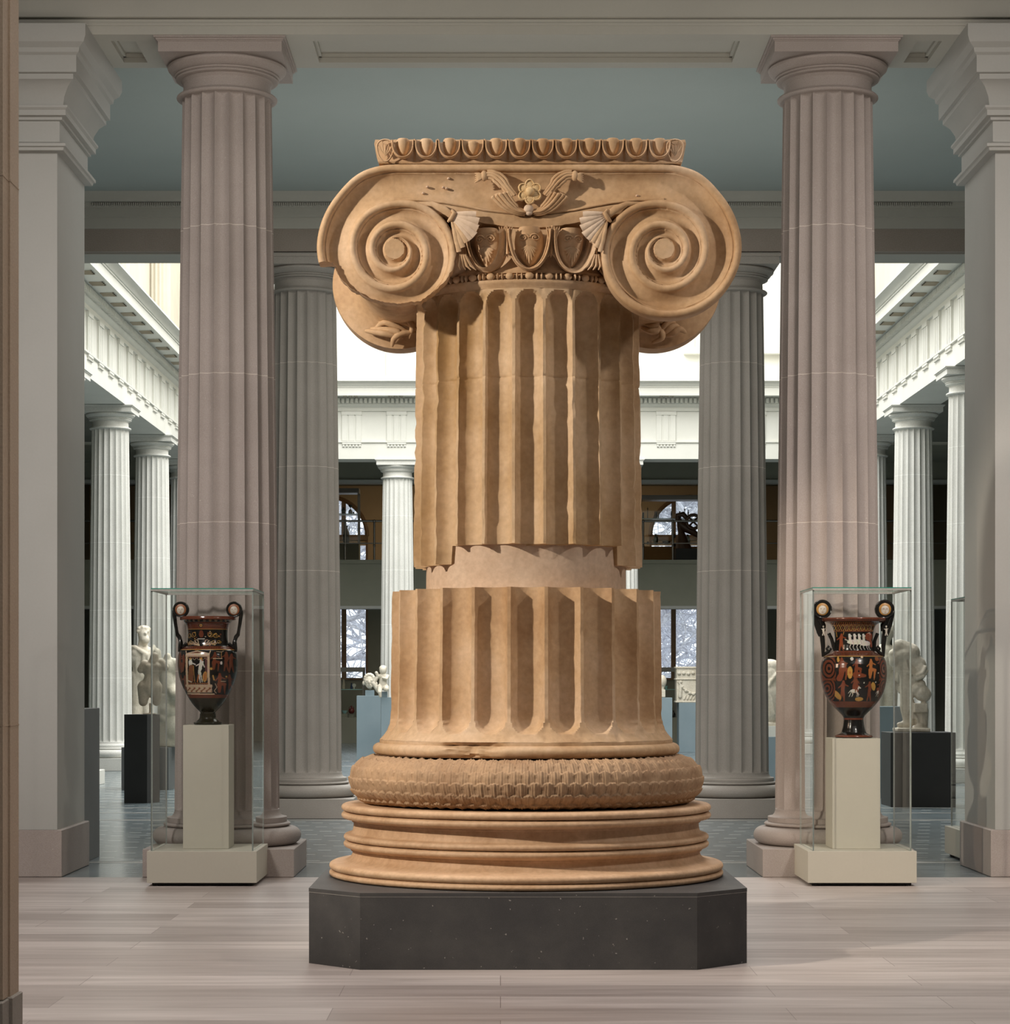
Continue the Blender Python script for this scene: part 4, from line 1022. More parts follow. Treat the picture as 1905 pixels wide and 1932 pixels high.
# middle left pair
pedestal('dark blue-grey pedestal under the marble head', (at(695, 38.8), 39.0, 0), .405, .35, 1.12, 'ped_blue')
pedestal('paler blue-grey pedestal under the seated child figure', (at(731, 37.8), 38.05, 0), .22, .22, 1.10, 'ped_blue')
o = bx('pedestal_block', -.075, .075, -.06, .06, 0, .095, 'ped_blue', None, .002); o.location = (at(697, 38.9), 39.0, 1.12); tag(o, 'small blue-grey block under the marble head', 'block')
statue('marble_portrait', 'marble head with curly hair on a small blue-grey block', (at(696.5, 38.9), 39.0, 1.215), [
    ('c', (.01, 0, .024), .022, (.01, 0, .06), .03), ('e', (0, -.01, .15), (.085, .10, .125)), ('e', (0, -.05, .07), (.055, .05, .045)), ('e', (0, -.115, .13), (.014, .025, .035)), ('e', (0, -.10, .085), (.03, .015, .01)), ('e', (-.035, -.095, .165), (.018, .01, .01)), ('e', (.035, -.095, .165), (.018, .01, .01))]
    + [('e', (.070*math.cos(a), -.03, .185+.080*math.sin(a)), (.036, .06, .034)) for a in [-.5+4.14*i/9 for i in range(10)]]+[('e', (.11, -.02, .10), (.03, .04, .05)), ('e', (.10, -.02, .05), (.02, .03, .03)), ('e', (-.10, -.02, .12), (.025, .04, .04))], 'statue', .008, cat='sculpture')
o = bx('pedestal_block', -.045, .045, -.05, .05, 0, .09, 'ped_blue', None, .002); o.location = (at(725, 37.9), 38.0, 1.101); tag(o, 'small blue-grey block under the seated child', 'block')
statue('seated_child_statue', 'seated marble child with folded arms, right of the marble head', (at(722, 37.9), 37.97, 1.205), [
    ('e', (.005, 0, .07), (.085, .07, .06)), ('c', (.0, 0, .10), .07, (.0, 0, .20), .06), ('e', (0, 0, .24), (.085, .055, .055)), ('e', (.0, -.01, .345), (.062, .065, .07)), ('e', (0, 0, .375), (.066, .06, .055)), ('c', (0, 0, .27), .035, (0, 0, .31), .035),
    ('c', (.08, 0, .25), .028, (.06, -.07, .20), .025), ('c', (.06, -.07, .20), .024, (0, -.09, .22), .02), ('c', (-.09, 0, .25), .03, (-.11, -.01, .30), .028), ('c', (-.05, -.03, .07), .048, (-.05, -.10, -.02), .036), ('c', (-.05, -.10, -.02), .034, (-.04, -.10, -.09), .022), ('c', (.05, -.02, .06), .052, (.06, -.1, .03), .045),
    ('c', (-.10, 0, .22), .03, (-.16, 0, .12), .03), ('c', (-.15, 0, .12), .04, (-.08, 0, .0), .035)], 'statue', .007)
# middle right pedestals
pedestal('dark blue-grey pedestal just right of the ancient column foot', (at(1257, 41.8), 42.0, 0), .22, .3, 1.07, 'ped_blue')
statue('marble_bust', 'sliver of a marble head beside the ancient column shaft, right side', (at(1250, 41.8), 42.0, 1.07), [('b', (-.06, .06, -.05, .05, .002, .14)), ('e', (0, 0, .30), (.09, .09, .12)), ('c', (0, 0, .1), .04, (0, 0, .2), .05)], 'statue', .01, cat='sculpture')
pedestal('wide blue-grey pedestal under the carved marble urn', (at(1306, 44), 44.25, 0), .52, .5, .957, 'ped_blue')
q = MB(); u0 = -.34
q.bbox(-.33, .33, -.2, .2, 0, .70, .02); q.bbox(-.35, .35, -.22, .22, 0, .035, .01); q.bbox(-.35, .35, -.22, .22, .44, .475, .01); q.bbox(-.35, .35, -.22, .22, .66, .70, .01)
for i in range(9): q.tube([(-.3+.6*v, -.21, .40-.22*math.sin(PI*v)-.012*i*0+.012*math.cos(i+20*v)) for v in [j/12 for j in range(13)]], .02, 6) if i == 0 else q.ball((-.3+.075*i, -.205, .39-.22*math.sin(PI*i/8)), .035, 8)
for i in range(7): q.ball((-.28+.09*i, -.205, .57+.02*math.sin(i*3)), (.04, .03, .035), 8)
q.cap((-.26, -.2, .12), .04, (-.25, -.2, .34), .03); q.ball((-.25, -.2, .40), .035, 8); q.cap((.26, -.2, .12), .04, (.25, -.2, .34), .03); q.ball((.25, -.2, .40), .035, 8)
for i in range(6): q.cap((-.18+.06*i, -.2, .07), .02, (-.15+.06*i, -.2, .14), .015)
o = q.build('carved_urn', 'statue', None, 40); o.location = (at(1309, 44), 44.3, .957); tag(o, 'carved marble urn with garland reliefs on the wide blue-grey pedestal', 'urn')
# right of the second-row column
pedestal('blue-grey pedestal between the two right columns', (at(1458, 30.2), 30.4, 0), .3, .4, .62, 'ped_blue')
o = bx('pedestal_block', -.11, .11, -.15, .15, 0, .145, 'white_trim', None, .003); o.location = (at(1452, 30.2), 30.4, .62); tag(o, 'white block under the draped statue between the right columns', 'block')
statue('draped_statue', 'draped marble statue seen between the two right columns', (at(1456, 30.2), 30.4, .765), [
    ('c', (0, 0, .075), .06, (0, 0, .15), .07), ('c', (-.02, 0, .15), .13, (0, 0, .45), .15), ('c', (0, 0, .45), .14, (0, 0, .7), .12), ('e', (0, 0, .78), (.15, .1, .11)), ('c', (-.06, 0, .84), .05, (-.10, -.02, .92), .04), ('t', [(-.12, -.1, .2), (-.1, -.13, .4), (.0, -.13, .6), (.08, -.1, .7)], .025), ('t', [(.04, -.14, .15), (.0, -.15, .35), (-.06, -.14, .55)], .02), ('b', (-.12, .12, -.12, .12, 0, .04)), ('c', (-.13, 0, .8), .045, (-.12, -.08, .6), .04)], 'statue', .012)
# right: bent old figure on the wide black pedestal
pedestal('wide charcoal pedestal under the bent marble figure', (at(1732, 24.8), 24.82, 0), .70, .62, .80, 'ped_dark')
o = bx('pedestal', -.14, .14, -.14, .14, 0, 1.06, 'ped_blue', None, .003); o.location = (at(1676, 26.6), 26.6, 0); tag(o, 'blue-grey pedestal behind the charcoal one on the right', 'pedestal')
S = 24.9/F
def wp(u, v, y=0): return ((1640+u/5.22-1720)*S, y, (1382-(1170+v/5.22))*S-.012)
statue('bent_figure_statue', 'bent marble figure in draped cloth carrying a basket on the charcoal pedestal', (at(1720, 24.9), 24.9, .812), [
    ('c', wp(300, 270), .085, wp(400, 330), .11), ('e', wp(340, 345), (.11, .12, .09)), ('c', wp(400, 370), .085, wp(470, 450), .10), ('e', wp(485, 500), (.085, .12, .12)), ('c', wp(440, 540), .085, wp(400, 640), .07), ('c', wp(410, 600), .065, wp(385, 760), .055), ('c', wp(330, 400), .06, wp(380, 520), .07),
    ('c', wp(350, 560), .06, wp(350, 850), .055), ('c', wp(350, 850), .06, wp(375, 1010), .048), ('c', wp(375, 1020), .035, wp(290, 1035), .025), ('c', wp(400, 800), .045, wp(405, 1010), .05),
    ('e', wp(240, 390), (.055, .06, .09)), ('c', wp(230, 340), .05, wp(225, 430), .035), ('c', wp(300, 480), .045, wp(340, 540), .05),
    ('e', wp(505, 720, -.04), (.085, .10, .095)), ('e', wp(460, 680, -.06), (.06, .06, .06)), ('e', wp(530, 740, -.05), (.08, .08, .08)), ('e', wp(500, 640, -.06), (.05, .05, .05)), ('b', (wp(425, 0)[0], wp(555, 0)[0], -.12, .10, wp(0, 915)[2], wp(0, 825)[2])),
    ('c', wp(500, 930), .07, wp(510, 1020), .075), ('c', wp(530, 900), .06, wp(520, 1040), .06), ('c', wp(490, 1050, -.06), .036, wp(440, 1062, -.08), .028), ('t', [wp(440, 560, -.1), wp(500, 530, -.13), wp(540, 460, -.1)], .022), ('t', [wp(440, 590, -.1), wp(510, 560, -.13), wp(555, 500, -.08)], .022), ('t', [wp(430, 940, -.05), wp(460, 980, -.06), wp(470, 1030, -.06)], .018),
    ('b', (wp(250, 0)[0], wp(575, 0)[0], -.16, .16, -.010, .03)), ('t', [wp(345, 400, -.08), wp(360, 480, -.09), wp(400, 560, -.1)], .014), ('t', [wp(372, 560, -.05), wp(380, 700, -.06), wp(385, 900, -.06)], .014), ('t', [wp(405, 620, -.05), wp(412, 760, -.06), wp(418, 980, -.05)], .014)], 'statue', .009)
statue('standing_nude_statue', 'standing marble youth behind the bent figure, half hidden by the right vase', (at(1674, 27.6), 27.8, .55), [
    ('b', (-.2, .2, -.2, .2, 0, .06)), ('c', (-.09, 0, .1), .06, (-.10, 0, .5), .075), ('c', (.09, 0, .1), .06, (.07, 0, .5), .075), ('c', (-.10, 0, .5), .085, (-.06, 0, .85), .11), ('c', (.07, 0, .5), .085, (.05, 0, .85), .11),
    ('e', (0, 0, .87), (.16, .12, .11)), ('c', (0, 0, .9), .12, (0, 0, 1.06), .13), ('e', (0, 0, 1.13), (.18, .11, .13)), ('c', (0, 0, 1.22), .05, (.03, -.01, 1.33), .05), ('e', (.04, -.02, 1.40), (.075, .09, .10)), ('e', (.04, .0, 1.43), (.085, .09, .085)), ('c', (.18, 0, 1.17), .055, (.2, -.03, .9), .045), ('c', (.2, -.03, .9), .042, (.17, -.1, .68), .03), ('c', (-.18, 0, 1.17), .055, (-.22, 0, .9), .045),
    ('e', (.12, -.12, 1.0), (.04, .03, .10)), ('e', (.14, -.12, .86), (.035, .03, .08))], 'statue', .012)
pedestal('low blue-grey pedestal under the standing marble youth', (at(1674, 27.6), 27.8, 0), .46, .46, .55, 'ped_blue')

# ------------------------------------------------------------------ display cases
def case(label, x0, y0, w_, gx0, gx1, z1, ped, pedh, pw, pcx, top_white=True):
    """x0,y0 front-left floor corner of the square base box"""
    cx_, cy_ = x0+w_/2, y0+w_/2
    t = thing('display_case', label, 'display case', (cx_, cy_, 0), 'glass display cases')
    h = w_/2
    bx('case_base', -h, h, -h, h, .022, .23, 'case_base', t, .002)
    q = MB()
    for sx in (-1, 1):
        for sy in (-1, 1): q.lathe([(.02, 0), (.02, .0219)], 12, (sx*(h-.05), sy*(h-.05)))
    q.box(-h+.03, h-.03, -h+.03, h-.03, .008, .0215)
    q.build('case_foot', 'rubber', t, 30)
    g0, g1 = gx0-cx_, gx1-cx_; d0, d1 = -(g1-g0)/2, (g1-g0)/2; T = .010; zb = .2301
    def pane(nm, a, b, c, d, e, f, green=False):
        q = MB(); q.box(a, b, c, d, e, f); dims = (b-a, d-c, f-e); k = dims.index(min(dims))
        ax = [(4, 2), (3, 5), (0, 1)]  # faces pairs: x:(1->idx3?),...
        m = [1]*6
        if k == 0: m[3] = m[5] = 0
        elif k == 1: m[2] = m[4] = 0
        else: m[0] = m[1] = 0
        q.m = m
        return q.build(nm, ['glass', 'edge_green' if green else 'edge_pale'], t, 0)
    pane('glass_pane', g0, g1, d0, d0+T, zb, z1-.019)
    pane('glass_pane', g0, g1, d1-T, d1, zb, z1-.019)
    pane('glass_pane', g0, g0+T, d0+T+.0005, d1-T-.0005, zb, z1-.019)
    pane('glass_pane', g1-T, g1, d0+T+.0005, d1-T-.0005, zb, z1-.019)
    pane('glass_lid', g0, g1, d0, d1, z1-.006, z1, True)
    q = MB(); e = .016
    q.box(g0, g1, d0, d0+e, z1-.0185, z1-.0065); q.box(g0, g1, d1-e, d1, z1-.0185, z1-.0065); q.box(g0, g0+e, d0+e, d1-e, z1-.0185, z1-.0065); q.box(g1-e, g1, d0+e, d1-e, z1-.0185, z1-.0065)
    q.build('lid_frame', 'strip', t, 0)
    if ped: bx('inner_pedestal', pcx-cx_-pw/2, pcx-cx_+pw/2, -pw/2, pw/2, .2302, pedh, 'case_base', t, .002)
    return t, cx_, cy_
cl, lx, ly = case('glass case in front of the left pink column, holding the slimmer vase', -2.311, 14.9, .717, -2.289, -1.618, 1.951, True, 1.051, .302, at(388, 15.1))
cr, rx, ry = case('glass case in front of the right pink column, holding the broader vase', 2.010, 14.9, .71, 2.045, 2.692, 1.957, True, .963, .316, at(1615, 15.1))
c3, _, _ = case('glass case behind the right square pier, only its left side showing', 3.43, 16.88, .72, 3.47, 4.12, 1.976, False, 0, 0, 0)

# ------------------------------------------------------------------ painted vases
BLK = (.012, .011, .010); RST = (.155, .045, .023); WHT = (.66, .62, .55); CRM = (.60, .44, .30); OCH = (.50, .28, .07); OLV = (.030, .026, .016); PUR = (.11, .045, .045); ORG = (.42, .15, .045)
class Paint:
    def __init__(s, U, V): s.U, s.V = U, V; s.C = np.zeros((len(U), 3)); s.C[:] = BLK
    def band(s, v0, v1, c, u0=-1e9, u1=1e9): s.C[(s.V >= v0) & (s.V < v1) & (s.U >= u0) & (s.U < u1)] = c
    def ell(s, u, v, a, b, c, rot=0):
        x, y = s.U-u, s.V-v; cr_, sr = math.cos(rot), math.sin(rot); s.C[((x*cr_+y*sr)/a)**2+((-x*sr+y*cr_)/b)**2 < 1] = c
    def seg(s, u0, v0, u1, v1, w0, c, w1=None):
        w1 = w0 if w1 is None else w1; du, dv = u1-u0, v1-v0; L2 = max(1e-6, du*du+dv*dv)
        t_ = np.clip(((s.U-u0)*du+(s.V-v0)*dv)/L2, 0, 1); d = np.hypot(s.U-u0-t_*du, s.V-v0-t_*dv); s.C[d < (w0+(w1-w0)*t_)/2] = c
    def poly(s, pts, w0, c):
        for a, b in zip(pts, pts[1:]): s.seg(*a, *b, w0, c)
    def mask(s, m, c): s.C[m] = c
    def fig(s, u, v0, v1, c, sd=1, flip=1, seat=False):
        h = v1-v0; s.ell(u, v0+.07*h, .055*h, .07*h, c); s.seg(u, v0+.17*h, u-.02*h*flip, v0+.45*h, .17*h, c, .15*h)
        s.seg(u-.05*h, v0+.2*h, u-.2*h*flip, v0+.36*h, .05*h, c); s.seg(u+.05*h*flip, v0+.2*h, u+.22*h*flip, v0+.28*h, .05*h, c)
        if seat: s.seg(u, v0+.5*h, u+.2*h*flip, v0+.55*h, .15*h, c); s.seg(u+.2*h*flip, v0+.55*h, u+.16*h*flip, v1, .12*h, c, .05*h); s.seg(u-.03*h, v0+.55*h, u-.06*h, v1-.1*h, .22*h, c, .12*h)
        else: s.seg(u-.02*h, v0+.45*h, u-.1*h*flip, v1-.02*h, .13*h, c, .06*h); s.seg(u, v0+.45*h, u+.09*h*flip, v1-.02*h, .13*h, c, .06*h)
    def horse(s, u, v, k, c, f=1):
        s.ell(u, v, 34*k, 17*k, c); s.seg(u+f*28*k, v-4*k, u+f*44*k, v-36*k, 17*k, c, 12*k); s.seg(u+f*42*k, v-38*k, u+f*60*k, v-26*k, 12*k, c, 8*k)
        for a, b in ((-26, -34), (-18, -10), (20, 34), (28, 46)): s.seg(u+f*a*k, v+8*k, u+f*b*k, v+34*k, 7*k, c, 5*k); s.seg(u+f*b*k, v+34*k, u+f*(b-8)*k, v+54*k, 5*k, c, 4*k)
        s.seg(u-f*32*k, v-4*k, u-f*52*k, v+22*k, 6*k, c, 3*k)
def vase_mat(name):
    m, nt, N, L_, P = new_mat(name); a = N.new('ShaderNodeVertexColor'); a.layer_name = 'Col'
    n = N.new('ShaderNodeTexNoise'); n.inputs['Scale'].default_value = 40; mx = N.new('ShaderNodeMix'); mx.data_type = 'RGBA'; mx.blend_type = 'MULTIPLY'; mx.inputs[0].default_value = .4
    L_.new(a.outputs[0], mx.inputs[6]); L_.new(n.outputs['Color'], mx.inputs[7]); L_.new(mx.outputs[2], P.inputs['Base Color']); P.inputs['Roughness'].default_value = .16; P.inputs['Specular IOR Level'].default_value = .5
    return m
M['vase'] = vase_mat('painted_glaze')
M['vase_black'] = plain('black_glaze', (.014, .013, .012), .14, .5)
def vase(label, loc, prof_px, cu, vbase, S_, painter, hand):
    t = thing('volute_vase', label, 'vase', loc, 'painted vases in glass cases')
    prof = smooth_prof([(hw*S_, (vbase-v)*S_) for v, hw in prof_px], 2)
    nk = min(r for r, z in prof if z > prof[-1][1]*.75)*.9
    # resample finely in z
    P2 = []
    for (r0, z0), (r1, z1) in zip(prof, prof[1:]):
        k = max(1, int(math.hypot(r1-r0, z1-z0)/.0022))
        for i in range(k): P2.append((r0+(r1-r0)*i/k, z0+(z1-z0)*i/k))
    P2.append(prof[-1]); P2.append((P2[-1][0]-.012, P2[-1][1]+.001)); zi = P2[-1][1]
    P2 += [(P2[-1][0]-.02, zi-.012), (min(nk, P2[-1][0]-.03), zi-.04), (nk*.95, zi-.16), (.01, zi-.2)]
    n = 420; V = []; Fc = []
    for r, z in P2:
        for i in range(n): a = 2*PI*i/n; V.append((r*math.cos(a), r*math.sin(a), z))
    for j in range(len(P2)-1):
        for i in range(n): Fc.append((j*n+i, j*n+(i+1) % n, (j+1)*n+(i+1) % n, (j+1)*n+i))
    Fc.append(tuple(range(n-1, -1, -1)))
    o = mesh('vase_body', V, Fc, 'vase', t, 50)
    A = np.array(V); U = cu+A[:, 0]/S_; Vv = vbase-A[:, 2]/S_
    p = Paint(U, Vv); painter(p); p.C[len(P2)*n-4*n:] = BLK
    ca = o.data.color_attributes.new('Col', 'FLOAT_COLOR', 'POINT'); ca.data.foreach_set('color', np.c_[p.C, np.ones(len(V))].ravel())
    hand(t, S_, cu, vbase)
    return t
def X_(u, cu, S_): return (u-cu)*S_
def disc(q, x, z, R, th, S_):     # a drum along y
    n = 40; V = []; Fc = []
    for y, r in ((-th, R*.80), (-th, R*.88), (-th-.003, R*.94), (-th+.004, R), (th-.004, R), (th+.003, R*.94), (th, R*.88), (th, R*.8)):
        for i in range(n): a = 2*PI*i/n; V.append((x+r*math.cos(a), y, z+r*math.sin(a)))
    for j in range(7):
        for i in range(n): Fc.append((j*n+i, (j+1)*n+i, (j+1)*n+(i+1) % n, j*n+(i+1) % n))
    Fc.append(tuple(range(n))); Fc.append(tuple(7*n+n-1-i for i in range(n))); q.add(V, Fc)
def face_medal(t, x, z, R, th, hair, skin, S_):
    q = MB()
    q.ball((x, -th-.001, z), (R, .005, R), 24); o = q.build('medallion', hair, t, 180)
    q = MB(); q.ball((x, -th-.004, z-.12*R), (R*.68, .0075, R*.74), 20)
    q.ball((x, -th-.011, z-.15*R), (R*.08, .004, R*.2), 8); q.build('mask_face', skin, o, 180)
    q = MB()
    for s_ in (-1, 1): q.ball((x+s_*R*.26, -th-.0105, z+.05*R), (R*.12, .0022, R*.05), 8)
    q.ball((x, -th-.0105, z-.5*R), (R*.2, .0022, R*.04), 8)
    q.build('mask_features', 'redhair', o, 180)
M['redhair'] = plain('rust_paint', (.28, .10, .04), .4); M['maskwhite'] = plain('mask_white', (.62, .56, .48), .4); M['ochrepaint'] = plain('ochre_paint', (.45, .23, .06), .35)
SL = 1/(5.854*F/15.26)
def paintL(p):
    p.band(440, 478, RST); p.band(478, 505, BLK)
    for k in range(-7, 8): a = math.sin(k*.215); p.ell(782+290*a, 490, 11*math.cos(k*.215)+2, 9, OCH if k % 2 else CRM); p.ell(782+290*a, 490, 7*math.cos(k*.215)+1, 6, BLK)
    p.band(505, 515, RST); p.band(515, 580, RST)
    for rr in (530, 548, 566): p.mask((p.V > rr-4) & (p.V < rr+4) & (np.sin(p.U*.38+rr) > .3), BLK)
    p.ell(738, 543, 24, 24, BLK); p.ell(738, 543, 16, 16, OCH); p.ell(738, 543, 8, 8, RST)
    p.band(582, 586, OCH); p.ell(740, 640, 26, 36, RST); p.ell(740, 618, 20, 22, RST); p.seg(700, 690, 780, 690, 5, WHT)
    rnd = random.Random(3)
    for sg in (-1, 1):
        for (cu_, cv, R) in ((95, 640, 34), (150, 650, 30), (60, 720, 34), (130, 730, 30), (185, 720, 22)):
            P = [(745+sg*(cu_+R*(1-i/22*.8)*math.cos(i*.42)), cv+R*(1-i/22*.8)*math.sin(i*.42)) for i in range(20)]; p.poly(P, 5, OCH if cu_ % 20 else CRM)
        for _ in range(16): p.ell(745+sg*rnd.uniform(40, 205), rnd.uniform(595, 765), rnd.uniform(5, 10), rnd.uniform(4, 9), rnd.choice((OCH, CRM, RST, ORG)))
        for k in range(5): p.seg(745+sg*20, 765, 745+sg*(50+k*34), 700+k*8, 5, CRM)
    p.band(770, 812, RST); p.mask((p.V > 776) & (p.V < 800) & (np.sin(p.U*.25) > .55), (.10, .03, .015)); p.band(806, 810, OCH)
    # side figures in rust
    for u, a, b, f, s_ in ((500, 830, 1060, 1, False), (548, 860, 1060, -1, True), (505, 1080, 1290, 1, False), (560, 1090, 1280, -1, False), (900, 835, 1040, 1, True), (1015, 830, 1045, -1, False), (1065, 850, 1060, 1, False), (950, 1065, 1290, 1, True), (1045, 1080, 1250, -1, False)):
        p.fig(u, a, b, RST if u != 950 else (.24, .065, .03), 1, f, s_)
    p.seg(880, 905, 975, 905, 6, CRM); p.seg(968, 830, 968, 905, 4, OCH); p.ell(968, 955, 11, 18, WHT); p.ell(862, 1018, 14, 14, OCH); p.ell(1015, 1105, 9, 9, OCH); p.seg(880, 1095, 890, 1140, 14, OCH); p.poly([(900, 1180), (915, 1220), (885, 1260), (905, 1285)], 6, CRM); p.seg(960, 1155, 1005, 1155, 7, CRM); p.poly([(915, 830), (970, 835), (985, 825)], 4, CRM)
    # little painted temple
    p.mask((p.U > 575) & (p.U < 845) & (p.V > 850) & (p.V < 1192), CRM); p.mask((p.U > 600) & (p.U < 822) & (p.V > 888) & (p.V < 1192), BLK)
    p.mask((p.V < 850) & (p.V > 818+abs(p.U-710)*.24) & (p.U > 570) & (p.U < 850), CRM); p.mask((p.V < 848) & (p.V > 829+abs(p.U-710)*.22) & (p.U > 618) & (p.U < 800), RST)
    p.seg(572, 862, 845, 862, 4, WHT); p.seg(572, 880, 845, 880, 5, (.45, .30, .2)); p.ell(690, 808, 8, 10, ORG); p.seg(575, 825, 582, 850, 9, CRM); p.seg(852, 822, 845, 850, 9, CRM)
    p.mask((p.U > 795) & (p.U < 822) & (p.V > 900) & (p.V < 1150), PUR)
    for k in range(9): p.ell(612+k*25, 897, 8, 6, RST)
    for k in range(5): p.poly([(612+k*48, 905), (630+k*48, 922), (650+k*48, 905)], 3, CRM)
    p.ell(634, 918, 14, 17, WHT); p.ell(632, 910, 14, 10, OCH); p.seg(632, 945, 640, 1000, 42, WHT, 34); p.seg(650, 955, 690, 972, 11, WHT); p.seg(642, 1000, 632, 1140, 52, (.20, .085, .04), 62); p.seg(668, 985, 678, 1165, 5, OCH); p.seg(605, 1150, 640, 1162, 9, WHT)
    p.ell(752, 922, 13, 16, WHT); p.ell(754, 908, 15, 13, OCH); p.seg(760, 945, 742, 1010, 42, WHT, 34); p.seg(745, 960, 700, 985, 10, WHT); p.seg(775, 965, 790, 1000, 11, WHT); p.seg(745, 1010, 730, 1060, 40, WHT, 24); p.seg(728, 1060, 740, 1165, 16, WHT, 10); p.seg(745, 1060, 762, 1160, 14, WHT, 9); p.seg(725, 1085, 708, 1160, 14, ORG)
    p.ell(793, 1105, 24, 58, OCH, .12); p.ell(793, 1105, 15, 45, ORG, .12); p.ell(765, 930, 7, 7, ORG)
    for k in range(9): p.ell(608+k*26, 1180, 10, 9, ORG); p.ell(608+k*26, 1180, 5, 5, BLK)
    p.mask((p.U > 563) & (p.U < 868) & (p.V > 1192) & (p.V < 1214), CRM); p.mask((p.U > 575) & (p.U < 862) & (p.V > 1214) & (p.V < 1280), CRM)
    p.mask((p.U > 580) & (p.U < 858) & (p.V > 1222) & (p.V < 1274) & (np.sin((p.U-580)*.11+2.2*np.sin((p.V-1248)*.09)) > .35), (.26, .10, .05)); p.seg(570, 1279, 870, 1281, 5, BLK); p.seg(578, 1292, 880, 1296, 15, CRM)
    p.band(1303, 1340, RST); p.band(1340, 1700, OLV); p.mask((p.V > 1340), OLV)
def handL(t, S_, cu, vb):
    for sg, du in ((-1, 490), (1, 1077)):
        x = X_(du, cu, S_); zc = (vb-362)*S_
        q = MB(); disc(q, x, zc, 88*S_, .022, S_)
        out = 1 if sg > 0 else -1
        def Pt(d, v, y=0): return (x+out*d*S_, y, (vb-v)*S_)
        q.tube([Pt(78, 372), Pt(76, 420), Pt(62, 520), Pt(48, 600), Pt(40, 650)], [.011, .013, .012, .011, .013], 10)
        q.tube([Pt(74, 385, .012), Pt(60, 520, .012), Pt(44, 640, .012)], .009, 8); q.tube([Pt(74, 385, -.012), Pt(60, 520, -.012), Pt(44, 640, -.012)], .009, 8)
        q.tube([Pt(40, 640), Pt(18, 670), Pt(2, 720), Pt(-8, 790), Pt(-2, 840)], [.014, .014, .013, .014, .006], 10)
        for yy in (-.026, .026): q.tube([Pt(20, 650, 0), Pt(6, 700, yy*.6), Pt(12, 780, yy), Pt(22, 830, yy)], [.010, .010, .010, .004], 8)
        q.tube([Pt(-8, 780), Pt(-36, 760), Pt(-52, 735), Pt(-70, 740), Pt(-66, 765), Pt(-48, 790)], .009, 8)
        q.build('volute_handle', 'vase_black', t, 50)
        face_medal(t, x, zc-2*S_, 62*S_, .022, 'redhair', 'maskwhite', S_)
vase('slimmer painted vase with a small white temple scene, in the left glass case', (at(392, 15.26), 15.26, 1.0515),
     [(1633, 130), (1628, 154), (1610, 156), (1600, 130), (1585, 112), (1560, 92), (1525, 88), (1512, 87), (1508, 80), (1492, 86), (1470, 110), (1440, 138), (1400, 172), (1340, 212), (1290, 238), (1200, 282), (1100, 315), (1000, 329), (930, 330), (860, 322), (820, 306), (795, 284), (775, 252), (755, 234), (700, 221), (620, 218), (560, 225), (520, 240), (512, 250), (500, 258), (485, 270), (480, 302), (462, 306), (442, 300)],
     785, 1633, SL, paintL, handL)
